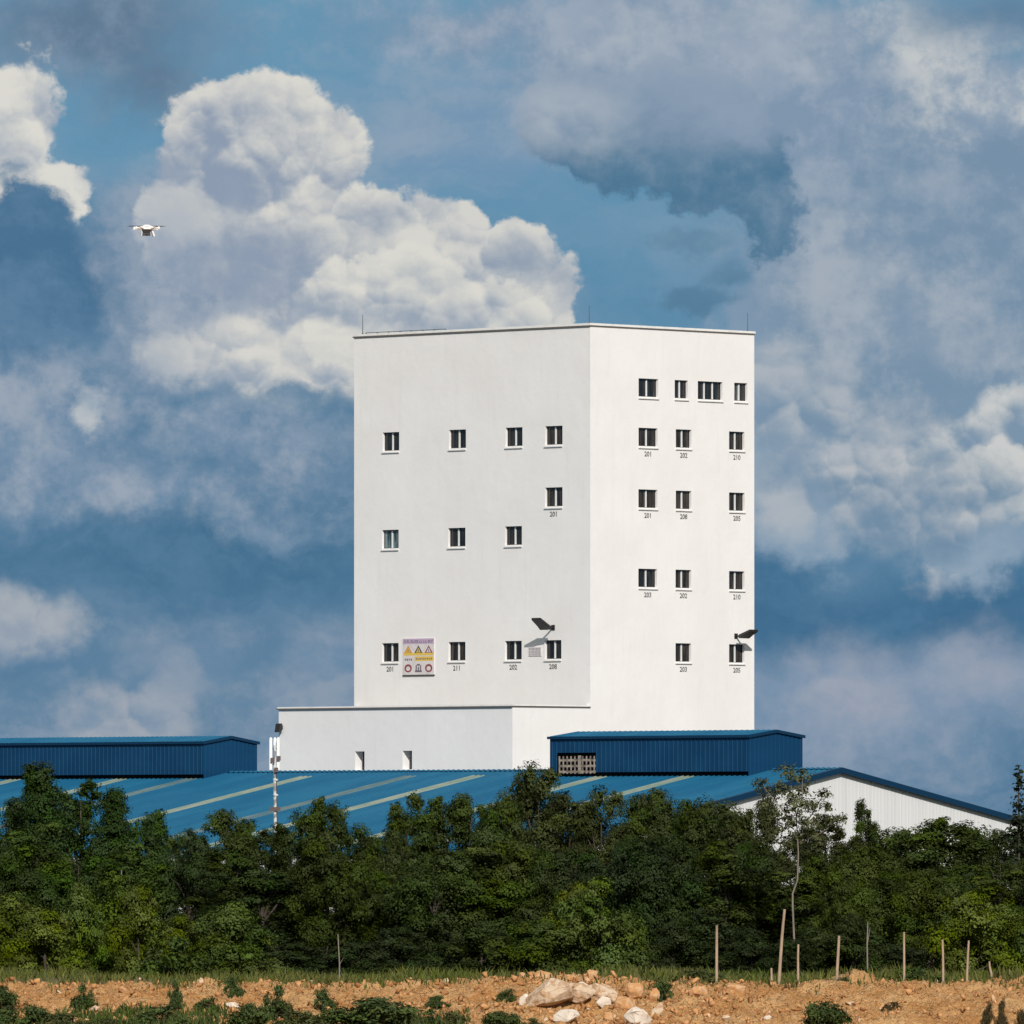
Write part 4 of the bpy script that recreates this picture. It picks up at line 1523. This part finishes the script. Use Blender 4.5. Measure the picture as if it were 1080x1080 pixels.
for i, (px, top, wpx, kind, where) in enumerate(BELT):
    left = px < 175
    base = (0.038, 0.066, 0.018) if left else (0.048, 0.068, 0.017)
    if 560 < px < 640 or 780 < px < 900:
        base = (0.052, 0.062, 0.021)
    lab = ('tall ' if top < 845 else '') + KIND_WORD[kind] + ' tree on the tree line, ' + where
    plant('tree', kind, px, top, rt_.uniform(428, 446), wpx * 1.12, lab, 'tree', 'trees along the skyline of the belt', base)
    # half-way row
    jx = px + rt_.uniform(-8, 8)
    top2 = max(top + 38, rt_.uniform(872, 925))
    if left:
        top2 = max(top + 35, rt_.uniform(862, 905))
    if 160 < px < 215:
        top2 = 882
    k2 = rt_.choice(['crown', 'crown', 'crown', 'tall'])
    c2 = (0.048, 0.078, 0.018) if left else rt_.choice([(0.058, 0.080, 0.017), (0.046, 0.068, 0.018), (0.036, 0.056, 0.018)])
    plant('tree', k2, jx, top2, rt_.uniform(416, 427), rt_.uniform(70, 105),
          ('broad' if k2 == 'crown' else 'slim') + ' leafy tree in the belt\'s middle, ' + where, 'tree', 'trees in the middle of the belt', c2)
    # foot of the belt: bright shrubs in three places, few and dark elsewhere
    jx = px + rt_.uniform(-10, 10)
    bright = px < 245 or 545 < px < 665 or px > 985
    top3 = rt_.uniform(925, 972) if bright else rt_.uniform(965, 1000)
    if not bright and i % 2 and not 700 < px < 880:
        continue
    c3 = rt_.choice([(0.110, 0.142, 0.024), (0.088, 0.125, 0.026), (0.122, 0.148, 0.027)]) if bright else rt_.choice([(0.030, 0.044, 0.014), (0.040, 0.056, 0.015)])  # leaf colour of the dark ones imitates the shade below the crowns
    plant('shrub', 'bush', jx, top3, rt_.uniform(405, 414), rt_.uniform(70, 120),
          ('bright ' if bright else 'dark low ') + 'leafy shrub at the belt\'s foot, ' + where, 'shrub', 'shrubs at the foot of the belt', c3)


def special_tree(name, label, px, D, H, lobes, trunk, bark, colr, per_lobe, leaf, clump, seed):
    rs = np.random.RandomState(seed)
    x = (px - 540.0) / F * D
    e = empty(name, (x, D, gz(x, D)))
    tag(e, label, 'tree')
    lb = [(np.array(c, float), r, rs.uniform(0.3, 0.8, 3)) for c, r in lobes]
    me = leaves_mesh('crown', *lobes_to_leaves(rs, lb, per_lobe, leaf, clump, 0.02), rs)
    c = bpy.data.objects.new('crown', me)
    COL.objects.link(c)
    c.parent = e
    c.color = (*colr, 1)
    mb = MB()
    for pts, r0, r1 in trunk:
        mb.tube(pts, list(np.linspace(r0, r1, len(pts))), 7)
    mb.build('trunk', bark, e)
    return e


# the slender pale-trunked tree, its crown open to the white gable
D = 414.5
s = D / F


def sp(px, py, dy=0.0):
    return ((px - 838) * s, dy, CAMZ + (HY - py) * s)


rs = np.random.RandomState(5)
lob = []
for (px, py, r) in [(828, 815, 9), (846, 820, 9), (803, 828, 8), (812, 840, 8), (822, 830, 6), (832, 838, 9), (845, 835, 7), (858, 850, 9), (868, 838, 6), (874, 852, 5), (842, 850, 10),
                    (828, 856, 9), (814, 858, 8), (850, 866, 9), (864, 866, 8), (836, 870, 9), (820, 874, 7), (878, 866, 7), (888, 864, 5), (846, 882, 8), (830, 888, 6), (860, 884, 7), (807, 850, 5)]:
    lob.append((sp(px, py, rs.uniform(-0.7, 0.7)), r * s * 1.15))
tr = [([sp(835, 1034), sp(838, 1000), sp(836, 955), sp(836, 942), sp(841, 928), sp(842, 900), sp(841, 880), sp(839, 850), sp(834, 825)], 0.048, 0.015),
      ([sp(841, 882), sp(850, 868, 0.2), sp(862, 850, 0.3), sp(868, 838, 0.3)], 0.035, 0.01),
      ([sp(840, 870), sp(826, 855, -0.2), sp(812, 838, -0.3), sp(804, 828, -0.3)], 0.035, 0.01),
      ([sp(840, 860), sp(846, 840, -0.2), sp(846, 820, -0.3)], 0.03, 0.01),
      ([sp(841, 888), sp(862, 880, -0.3), sp(884, 866, -0.3)], 0.03, 0.008)]
special_tree('tree', 'slender tree with pale bare trunk and sparse airy crown before the white gable', 838, D, 9, lob, tr, M_PBARK, (0.085, 0.092, 0.045), 520, 0.12, 8, 3)
# thin spire at the right edge
D = 420.0
s = D / F


def sp2(px, py, dy=0.0):
    return ((px - 1074) * s, dy, CAMZ + (HY - py) * s)


lob = []
for (px, py, r) in [(1073.5, 812, 4.5), (1074, 820, 4), (1075, 827, 3.5), (1072.5, 832, 5), (1076, 833, 4), (1075, 842, 4), (1074, 851, 5.5), (1079, 853, 6), (1076, 862, 8), (1070, 866, 6), (1080, 872, 9),
                    (1068, 880, 8), (1077, 884, 10), (1062, 884, 6), (1086, 880, 9), (1074, 897, 11), (1060, 898, 8), (1088, 898, 10), (1070, 912, 12), (1084, 915, 12)]:
    lob.append((sp2(px, py, rs.uniform(-0.3, 0.3)), r * s * 1.1))
special_tree('tree', 'thin spire-topped dark tree rising above the right eave of the white gable', 1074, D, 9, lob,
             [([sp2(1074, 1036), sp2(1075, 950), sp2(1075, 880), sp2(1074, 815)], 0.10, 0.02)], M_BARK, (0.024, 0.032, 0.016), 260, 0.17, 10, 8)

# ------------------------------------------------------------------ grass behind the heap
def blades(name, n, seed, x0, x1, y0, y1, hfun, wid, colr, label=None):
    rs = np.random.RandomState(seed)
    m = n * 3
    X_ = rs.uniform(x0, x1, m)
    Y_ = rs.uniform(y0, y1, m)
    keep = fbm(X_ * 0.55, Y_ * 0.55, seed, 3) + rs.uniform(-0.12, 0.12, m) > 0.47
    X_, Y_ = X_[keep][:n], Y_[keep][:n]
    m = len(X_)
    Z_ = ground_z(X_, Y_)
    H = hfun(X_, Y_, rs)
    an = rs.uniform(0, 2 * math.pi, m)
    le = rs.uniform(0.1, 0.6, m) * H
    la = rs.uniform(0, 2 * math.pi, m)
    dx, dy = np.cos(an) * wid, np.sin(an) * wid
    tx, ty = np.cos(la) * le, np.sin(la) * le
    v = np.zeros((m, 5, 3))
    v[:, 0] = np.stack([X_ - dx, Y_ - dy, Z_ - 0.03], 1)
    v[:, 1] = np.stack([X_ + dx, Y_ + dy, Z_ - 0.03], 1)
    v[:, 2] = np.stack([X_ + dx * 0.8 + tx * 0.35, Y_ + dy * 0.8 + ty * 0.35, Z_ + H * 0.6], 1)
    v[:, 3] = np.stack([X_ + tx, Y_ + ty, Z_ + H], 1)
    v[:, 4] = np.stack([X_ - dx * 0.8 + tx * 0.35, Y_ - dy * 0.8 + ty * 0.35, Z_ + H * 0.6], 1)
    me = bpy.data.meshes.new(name)
    me.vertices.add(m * 5)
    me.vertices.foreach_set('co', v.astype(np.float32).ravel())
    me.loops.add(m * 5)
    me.loops.foreach_set('vertex_index', np.arange(m * 5, dtype=np.int32))
    me.polygons.add(m)
    me.polygons.foreach_set('loop_start', np.arange(m, dtype=np.int32) * 5)
    me.polygons.foreach_set('loop_total', np.full(m, 5, np.int32))
    at_ = me.attributes.new('tint', 'FLOAT_COLOR', 'FACE')
    c = np.ones((m, 4), np.float32)
    pat = fbm(X_ * 0.4, Y_ * 0.4, seed + 5, 3)
    c[:, 0] = np.clip(pat * 1.4 - 0.2 + rs.uniform(-0.2, 0.2, m), 0, 1)
    c[:, 1] = np.clip(pat + rs.uniform(-0.3, 0.3, m), 0, 1)
    c[:, 2] = rs.uniform(0.1, 0.9, m)
    at_.data.foreach_set('color', c.ravel())
    me.update()
    me.materials.append(M_LEAF)
    o = bpy.data.objects.new(name, me)
    COL.objects.link(o)
    o.color = (*colr, 1)
    o['kind'] = 'stuff'
    if label:
        tag(o, label, 'grass')
    return o


def h_low(x, y, rs):
    return rs.uniform(0.10, 0.42, len(x)) * (0.35 + 2.2 * fbm(x * 0.45, y * 0.25, 3, 3) ** 1.5)


blades('grass', 60000, 61, -25, 25, 370.5, 412, h_low, 0.022, (0.125, 0.130, 0.042), 'rough green grass strip between the earth heap and the trees')


def h_dry(x, y, rs):
    return rs.uniform(0.1, 0.5, len(x)) * (0.3 + fbm(x * 0.5, y * 0.3, 8, 2))


blades('dry_grass', 9000, 63, -19.5, -8.5, 372, 392, h_dry, 0.03, (0.17, 0.15, 0.085), 'greyish dry grass behind the heap at left')
blades('weeds', 5000, 67, -25, 25, 384, 410, lambda x, y, rs: rs.uniform(0.3, 0.9, len(x)) * fbm(x, y, 9, 2), 0.05, (0.06, 0.08, 0.02), 'taller green weeds under the front shrubs')

# ------------------------------------------------------------------ bushes on and before the heap
def bush_mesh(seed, W, H, leaf=0.075):
    rs = np.random.RandomState(seed)
    lobes = []
    for i in range(20):
        a, r = rs.uniform(0, 6.28), math.sqrt(rs.uniform(0, 1)) * 0.5 * W
        q = 1 - (r / (0.58 * W)) ** 2
        lobes.append((np.array([r * math.cos(a), r * math.sin(a), max(0.06, rs.uniform(0.15, 0.95) * H * q)]), rs.uniform(0.09, 0.22) * min(W, H * 1.3), rs.uniform(0.25, 0.75, 3)))
    cr = leaves_mesh('foliage', *lobes_to_leaves(rs, lobes, 1500, leaf, 9, 0.03), rs)
    mb = MB()
    for i in range(6):
        c = lobes[i][0]
        mb.tube([(c[0] * 0.15, c[1] * 0.15, -0.1), (c[0] * 0.6, c[1] * 0.6, c[2] * 0.6), tuple(c)], [0.02, 0.015, 0.006], 5, cap=False)
    return cr, mb.mesh('stems', M_BARK)


BUSHES = [bush_mesh(90 + i, 1.2, 0.8) for i in range(4)]
# column, lowest row, width, height in photo pixels, distance, colour, label
GREEN, DRY, OLV = (0.062, 0.086, 0.030), (0.070, 0.056, 0.028), (0.075, 0.084, 0.032)
BLIST = [
    (8, 1082, 40, 16, 357.0, GREEN, 'low green bush in the bottom left corner, on the orange earth'),
    (36, 1084, 34, 20, 356.6, GREEN, 'low green bush on the earth, left of the round dark bush'),
    (3, 1060, 26, 22, 361.5, GREEN, 'green bush half cut by the left edge, on the heap'),
    (90, 1066, 22, 24, 360.5, GREEN, 'round dark bush alone on the left orange slope'),
    (168, 1084, 44, 20, 356.8, GREEN, 'low green bush at the bottom, left of the pair of slope bushes'),
    (67, 1086, 40, 16, 356.2, OLV, 'flat olive bush at the bottom under the round dark bush'),
    (115, 1086, 36, 12, 356.4, OLV, 'flat green growth at the bottom, right of the round dark bush'),
    (185, 1062, 14, 26, 361.0, GREEN, 'narrow upright bush on the slope at left of the bush row'),
    (218, 1068, 22, 14, 360.0, GREEN, 'small dark bush low on the slope, left of the narrow climbing bush'),
    (246, 1054, 16, 22, 363.5, GREEN, 'small upright bush at the heap\'s crest, left of the climbing bush'),
    (262, 1084, 34, 28, 357.0, GREEN, 'green bush at the bottom under the crest bush'),
    (290, 1078, 28, 34, 358.0, GREEN, 'taller green bush climbing the slope, under the antenna mast'),
    (316, 1084, 40, 16, 356.6, OLV, 'flat olive bush at the bottom, right of the climbing bush'),
    (342, 1068, 18, 22, 360.4, GREEN, 'dark little bush on the slope below the thin bare stake'),
    (394, 1084, 78, 34, 356.8, GREEN, 'largest green bush at the bottom, left of the middle'),
    (457, 1084, 24, 18, 357.2, GREEN, 'small green bush at the bottom, just right of the largest one'),
    (477, 1083, 24, 14, 357.0, OLV, 'second small bush right of the largest bottom bush'),
    (461, 1061, 18, 10, 361.5, GREEN, 'tiny dark bush in the middle of the bare slope'),
    (528, 1083, 32, 18, 357.0, GREEN, 'green bush at the bottom, left of the white stones'),
    (562, 1084, 20, 10, 356.8, OLV, 'tiny olive bush at the bottom, under the big pale boulder'),
    (534, 1056, 16, 12, 362.5, GREEN, 'small bush on the slope left of the boulders'),
    (697, 1062, 20, 26, 362.5, GREEN, 'green bush at the right end of the boulder pile'),
    (872, 1083, 36, 28, 357.0, GREEN, 'bushy green clump alone on the right slope'),
    (941, 1066, 20, 8, 360.5, DRY, 'tiny dry tuft on the right slope'),
    (1042, 1082, 9, 20, 357.4, DRY, 'dry brown bush on the right slope, left of the darker one'),
    (1057, 1084, 8, 26, 357.2, DRY, 'dark dry upright bush on the far right slope'),
    (1078, 1084, 9, 20, 357.0, DRY, 'dry bush cut by the right edge, at the bottom'),
    (965, 1042, 62, 20, 374.0, (0.05, 0.075, 0.02), 'wide green bush behind the crest, between two posts'),
    (1062, 1040, 34, 14, 373.0, (0.05, 0.075, 0.02), 'green bush behind the crest at the far right'),
    (892, 1042, 14, 14, 369.0, OLV, 'small bush on the second earth heap'),
    (735, 1034, 46, 24, 376.0, (0.06, 0.07, 0.022), 'olive bush behind the crest, left of the leftmost post'),
    (180, 1030, 60, 40, 402.0, (0.055, 0.08, 0.02), 'bright green shrub on the grass, left third'),
]
def slope_d(px, row):
    """distance at which the slope shows at this row"""
    ds = np.arange(353.0, 366.5, 0.1)
    xs_ = (px - 540.0) / F * ds
    rows = HY - (ground_z(xs_, ds) - CAMZ) * F / ds
    return float(ds[np.argmin(np.abs(rows - row))])


for i, (px, yb, wp, hp, D, colr, lab) in enumerate(BLIST):
    if D < 366:
        D = slope_d(px, yb)
    x = (px - 540.0) / F * D
    z = min(gz(x, D), CAMZ + (HY - yb) / F * D + 0.15) if D > 364 else gz(x, D)
    cr, st = BUSHES[i % 4]
    e = empty('bush', (x, D, z - 0.04), rt_.uniform(0, 6.28))
    sx = wp / F * D / 0.95
    e.scale = (sx, sx, max(0.25, hp / F * D / 0.66))
    tag(e, lab, 'bush', 'bushes on the earth heap')
    c = bpy.data.objects.new('foliage', cr)
    COL.objects.link(c)
    c.parent = e
    c.color = (*colr, 1)
    t = bpy.data.objects.new('stems', st)
    COL.objects.link(t)
    t.parent = e

def h_slope(x, y, rs):
    return rs.uniform(0.12, 0.42, len(x)) * (0.2 + 1.6 * fbm(x * 0.6, y * 0.6, 13, 3) ** 1.5)


blades('weeds', 7000, 68, -19.5, -1.5, 356.0, 360.2, h_slope, 0.03, (0.07, 0.09, 0.03), 'ragged low weeds along the bottom edge, left and middle')
blades('weeds', 2600, 69, -19.5, 19.5, 365.0, 371.0, h_slope, 0.03, (0.09, 0.095, 0.03), 'ragged weeds along the crest of the earth heap')

# ------------------------------------------------------------------ wooden posts
M_POST = mat('weathered_wood', (0.42, 0.31, 0.22, 1), 0.9, 0.2, vary=(4.0, (0.24, 0.17, 0.12, 1), 0.4, 0.68, (1.5, 1.5, 0.25)), bump=(9.0, 0.5, 0.02))
POSTS = [
    (756.0, 756.0, 976, 1046, 3.4, 'leftmost straight wooden post at the belt\'s foot'),
    (827.5, 820.5, 959, 1046, 3.8, 'tallest wooden post, leaning to the right'),
    (813.5, 813.5, 1021, 1046, 3.0, 'short wooden stub beside the tall leaning post'),
    (842.0, 842.0, 996, 1046, 2.8, 'slim wooden post just right of the tall leaning post'),
    (885.0, 882.5, 987, 1046, 3.6, 'slightly leaning wooden post above the second earth heap'),
    (953.5, 953.5, 983, 1046, 2.8, 'wooden post rising behind the wide green bush'),
    (994.0, 994.5, 991, 1046, 2.9, 'straight wooden post right of the wide green bush'),
    (1021.8, 1019.5, 992, 1046, 2.8, 'wooden post over the low mound at right'),
    (1043.5, 1046.5, 1014, 1046, 2.6, 'short wooden post leaning left, rightmost of all'),
]
for k, (xt, xb, yt, yb, wp, lab) in enumerate(POSTS):
    D = 369.0 + (k % 3) * 0.7
    xw = (xb - 540) / F * D
    z0 = gz(xw, D)
    zt = CAMZ + (HY - yt) / F * D
    dxt = (xt - xb) / F * D
    r = wp / F * D / 2 * 0.86
    e = empty('wooden_post', (xw, D, z0))
    tag(e, lab, 'post', 'wooden posts behind the earth heap')
    mb = MB()
    h = zt - z0
    w1, w2 = rt_.uniform(-0.015, 0.015), rt_.uniform(-0.02, 0.02)
    mb.tube([(0, 0, -0.3), (dxt * 0.33 + w1, 0, h * 0.33), (dxt * 0.68 + w2, 0.02, h * 0.68), (dxt, 0, h)], [r * 1.1, r * 1.05, r * 0.95, r * 0.85], 8)
    mb.build('post_shaft', M_POST, e)
mb = MB()
D = 374.0
xw = (357.5 - 540) / F * D
z0 = gz(xw, D)
mb.tube([(0, 0, -0.2), (0.02, 0, 1.0), (-0.04, 0, CAMZ + (HY - 985) / F * D - z0)], [0.03, 0.025, 0.018], 6)
mb.tube([(0.02, 0, 1.0), (0.16, 0.05, 1.25)], [0.014, 0.006], 5)
o = mb.build('bare_stake', M_PBARK, None, (xw, D, z0))
tag(o, 'thin bare stake in the grass left of the middle', 'stake')
for (px, yt, yb, D, lab) in ((914.5, 972, 1000, 404.5, 'thin pale stem in the dark foliage, right of the slightly leaning post'), (127.5, 918, 952, 414.5, 'pale bare stem in the dark left foliage')):
    xw = (px - 540) / F * D
    z0 = gz(xw, D)
    zt = CAMZ + (HY - yt) / F * D - z0
    mb = MB()
    mb.tube([(0.03, 0, -0.2), (0.0, 0, zt * 0.6), (0.03, 0, zt)], [0.035, 0.03, 0.02], 6)
    mb.tube([(0.0, 0, zt * 0.6), (0.12, 0.0, zt * 0.9)], [0.02, 0.008], 5)
    o = mb.build('dead_sapling', M_PBARK, None, (xw, D, z0))
    tag(o, lab, 'sapling')

# ------------------------------------------------------------------ stones
def rock_mesh(name, seed, npt, mtl, flat=1.0, bev=0.05):
    rs = np.random.RandomState(seed)
    bm = bmesh.new()
    p = unit(rs, npt) * rs.uniform(0.78, 1.0, (npt, 1))
    for q in p:
        bm.verts.new((q[0], q[1], q[2] * flat))
    res = bmesh.ops.convex_hull(bm, input=bm.verts)
    bmesh.ops.delete(bm, geom=[v for v in bm.verts if not v.link_faces], context='VERTS')
    bmesh.ops.bevel(bm, geom=list(bm.edges), offset=bev, segments=2, affect='EDGES', profile=0.6)
    bmesh.ops.triangulate(bm, faces=bm.faces)
    bmesh.ops.subdivide_edges(bm, edges=[e for e in bm.edges if e.calc_length() > 0.22], cuts=2)
    bmesh.ops.smooth_vert(bm, verts=bm.verts, factor=0.5, use_axis_x=True, use_axis_y=True, use_axis_z=True)
    for v in bm.verts:
        f = fbm(np.array([v.co.x * 3.1 + v.co.z + seed]), np.array([v.co.y * 3.1 + v.co.z * 2.7]), seed, 4)[0] - 0.5
        v.co *= 1 + 0.34 * f
    bm.normal_update()
    me = bpy.data.meshes.new(name)
    bm.to_mesh(me)
    bm.free()
    me.materials.append(mtl)
    return me


M_STONE_T = mat('tan_stone', (0.44, 0.27, 0.15, 1), 0.9, 0.2, vary=(4.0, (0.60, 0.47, 0.34, 1), 0.38, 0.58, (1, 1, 1)), bump=(11.0, 0.6, 0.05))
M_STONE_O = mat('orange_stone', (0.50, 0.26, 0.11, 1), 0.9, 0.2, vary=(5.0, (0.58, 0.38, 0.22, 1), 0.42, 0.66, (1, 1, 1)), bump=(7.0, 0.6, 0.05))
M_STONE_W = mat('pale_stone', (0.66, 0.58, 0.49, 1), 0.85, 0.25, vary=(5.0, (0.50, 0.37, 0.25, 1), 0.52, 0.7, (1, 1, 1)), bump=(6.0, 0.5, 0.04))
# column, centre row, width, height (photo pixels), distance, material, tilt, label
ROCKS = [
    (578, 1050, 58, 27, 362.6, M_STONE_T, -8, 'largest boulder, pale tan, in the middle of the stone pile'),
    (609, 1047, 34, 20, 362.9, M_STONE_T, 6, 'tan boulder leaning on the right of the largest boulder'),
    (634, 1049, 37, 22, 362.4, M_STONE_T, 4, 'broad grey-tan boulder right of the largest boulder'),
    (637, 1058, 18, 13, 360.6, M_STONE_W, 10, 'white stone in front of the broad grey-tan boulder'),
    (597, 1072, 31, 15, 358.2, M_STONE_W, -6, 'wide white stone at the bottom below the pile'),
    (674, 1073, 29, 19, 358.2, M_STONE_W, 8, 'white-faced boulder at the bottom right of the pile'),
    (615, 1042, 18, 12, 361.9, M_STONE_W, 20, 'small whitish stone wedged on top of the largest boulder\'s right end'),
    (554, 1056, 12, 14, 361.6, M_STONE_W, 20, 'small white upright stone left of the largest boulder'),
    (551, 1026, 15, 9, 366.4, M_STONE_O, -40, 'elongated stone tilted up on the crest, leftmost of the crest stones'),
    (572, 1032, 28, 14, 366.2, M_STONE_O, 15, 'orange boulder on the crest behind the largest boulder'),
    (604, 1035, 24, 10, 366.0, M_STONE_O, 0, 'flat orange stone on the crest, behind the tan boulder'),
    (624, 1031, 13, 13, 366.1, M_STONE_O, 0, 'small round stone standing highest at the crest\'s right'),
    (659, 1060, 26, 18, 361.2, M_STONE_O, 0, 'orange boulder below and right of the broad grey-tan one'),
    (669, 1045, 22, 18, 363.0, M_STONE_O, 15, 'orange boulder at the upper right of the pile'),
    (690, 1050, 14, 16, 362.6, M_STONE_O, 30, 'small orange stone at the pile\'s right end beside the bush'),
    (643, 1073, 14, 12, 358.2, M_STONE_O, 0, 'small orange stone at the bottom, between the two white ones'),
    (694, 1066, 12, 18, 359.8, M_STONE_T, 40, 'upright tan stone at the right foot of the pile'),
    (575, 1076, 12, 8, 357.6, M_STONE_T, 0, 'small tan stone left of the wide white bottom stone'),
    (737, 1046, 26, 13, 363.6, M_STONE_O, 0, 'dark-shadowed orange boulder on the crest right of the pile'),
    (775, 1044, 26, 13, 364.2, M_STONE_O, 8, 'rounded orange boulder on the crest under the posts'),
    (809, 1075, 13, 9, 357.8, M_STONE_W, 0, 'white stone alone low on the right slope'),
    (766, 1074, 12, 7, 357.8, M_STONE_T, 0, 'small pale stone low on the slope, left of the white one'),
    (898, 1058, 18, 6, 360.4, M_STONE_T, 0, 'flat pale stone on the right slope above the green clump'),
    (78, 1077, 12, 10, 357.6, M_STONE_O, 0, 'small orange stone at the bottom left'),
    (100, 1064, 13, 7, 360.2, M_STONE_T, -30, 'pale stone beside the round dark bush'),
    (184, 1036, 10, 8, 366.0, M_STONE_O, 0, 'orange stone on the crest under the left roof box'),
    (131, 1044, 12, 8, 365.0, M_STONE_O, 0, 'orange stone on the crest, far left'),
    (245, 1061, 18, 9, 361.0, M_STONE_W, 0, 'pale stone on the slope below the small crest bush'),
    (213, 1041, 9, 8, 366.0, M_STONE_T, 0, 'small tan stone on the crest between the crest bushes'),
    (470, 1040, 9, 7, 366.0, M_STONE_T, 0, 'small tan stone on the bare crest left of the pile'),
]
for k, (px, yc, wp, hp, D, mtl, tilt, lab) in enumerate(ROCKS):
    if D < 365.5:
        D = slope_d(px, yc + 0.4 * hp)
    x = (px - 540.0) / F * D
    W_, H_ = wp / F * D / 2, hp / F * D / 2
    zc = CAMZ + (HY - yc) / F * D
    zc = min(zc, gz(x, D) + H_ * 0.8)
    zc = max(zc, gz(x, D) + H_ * 0.3)
    me = rock_mesh('boulder', 200 + k, 22 if wp > 20 else 15, mtl)
    o = bpy.data.objects.new('boulder', me)
    COL.objects.link(o)
    o.location = (x, D, zc)
    o.rotation_euler = (R(rt_.uniform(-8, 8)), R(tilt), R(rt_.uniform(-10, 10)))
    me.transform(Matrix.Diagonal((W_ * 1.15, W_ * 0.9, H_ * (1.45 if wp > 50 else 1.3), 1.0)))
    tag(o, lab, 'boulder', 'boulders on the earth heap')


# uncounted small stones and clods over the heap: one object
def rubble():
    rs = np.random.RandomState(33)
    protos = []
    for i in range(6):
        bm = bmesh.new()
        for q in unit(rs, 8) * rs.uniform(0.6, 1.0, (8, 1)):
            bm.verts.new(tuple(q))
        bmesh.ops.convex_hull(bm, input=bm.verts)
        bmesh.ops.delete(bm, geom=[v for v in bm.verts if not v.link_faces], context='VERTS')
        bmesh.ops.triangulate(bm, faces=bm.faces)
        bm.verts.index_update()
        protos.append((np.array([v.co[:] for v in bm.verts]), np.array([[v.index for v in f.verts] for f in bm.faces])))
        bm.free()
    V_, F_, T_ = [], [], []
    off = 0
    n = 14000
    xs = rs.uniform(-21, 21, n)
    ys = rs.uniform(355.5, 369.5, n)
    zs = ground_z(xs, ys)
    den = fbm(xs * 0.6, ys * 0.6, 71, 3)
    pile = np.exp(-((xs - 4.0) / 4.2) ** 2)
    for i in range(n):
        if den[i] + 0.42 * pile[i] + rs.uniform(-0.1, 0.1) < 0.43:
            continue
        pv, pf = protos[rs.randint(6)]
        r = 0.024 * math.exp(rs.exponential(0.62)) * (1 + 0.5 * pile[i])
        r = min(r, 0.18)
        q = rs.normal(size=4)
        q = Quaternion(q / np.linalg.norm(q)).to_matrix()
        v = (pv * np.array([1.35, 1.0, 0.7])) @ np.array(q).T * r + np.array([xs[i], ys[i], zs[i] + r * 0.25])
        V_.append(v)
        F_.append(pf + off)
        T_.append(np.full(len(pf), rs.uniform(0, 1)))
        off += len(v)
    V_, F_, T_ = np.concatenate(V_), np.concatenate(F_), np.concatenate(T_)
    me = bpy.data.meshes.new('rubble')
    me.vertices.add(len(V_))
    me.vertices.foreach_set('co', V_.astype(np.float32).ravel())
    me.loops.add(F_.size)
    me.loops.foreach_set('vertex_index', F_.astype(np.int32).ravel())
    me.polygons.add(len(F_))
    me.polygons.foreach_set('loop_start', np.arange(len(F_), dtype=np.int32) * 3)
    me.polygons.foreach_set('loop_total', np.full(len(F_), 3, np.int32))
    a = me.attributes.new('tone', 'FLOAT', 'FACE')
    a.data.foreach_set('value', T_.astype(np.float32))
    me.update()
    m = bpy.data.materials.new('rubble')
    m.use_nodes = True
    nt = m.node_tree
    gg = G(nt)
    b = nt.nodes['Principled BSDF']
    b.inputs['Roughness'].default_value = 0.95
    b.inputs['Specular IOR Level'].default_value = 0.15
    a = nt.nodes.new('ShaderNodeAttribute')
    a.attribute_name = 'tone'
    c = gg.mix(gg.step(a.outputs['Fac'], 0.0, 0.8), (0.30, 0.135, 0.05, 1), (0.55, 0.29, 0.125, 1))
    c = gg.mix(gg.step(a.outputs['Fac'], 0.93, 0.995), c, (0.62, 0.46, 0.32, 1))
    nt.links.new(c, b.inputs['Base Color'])
    me.materials.append(m)
    o = bpy.data.objects.new('rubble', me)
    COL.objects.link(o)
    tag(o, 'small orange stones and clods scattered over the earth heap', 'rubble', kind='stuff')


rubble()
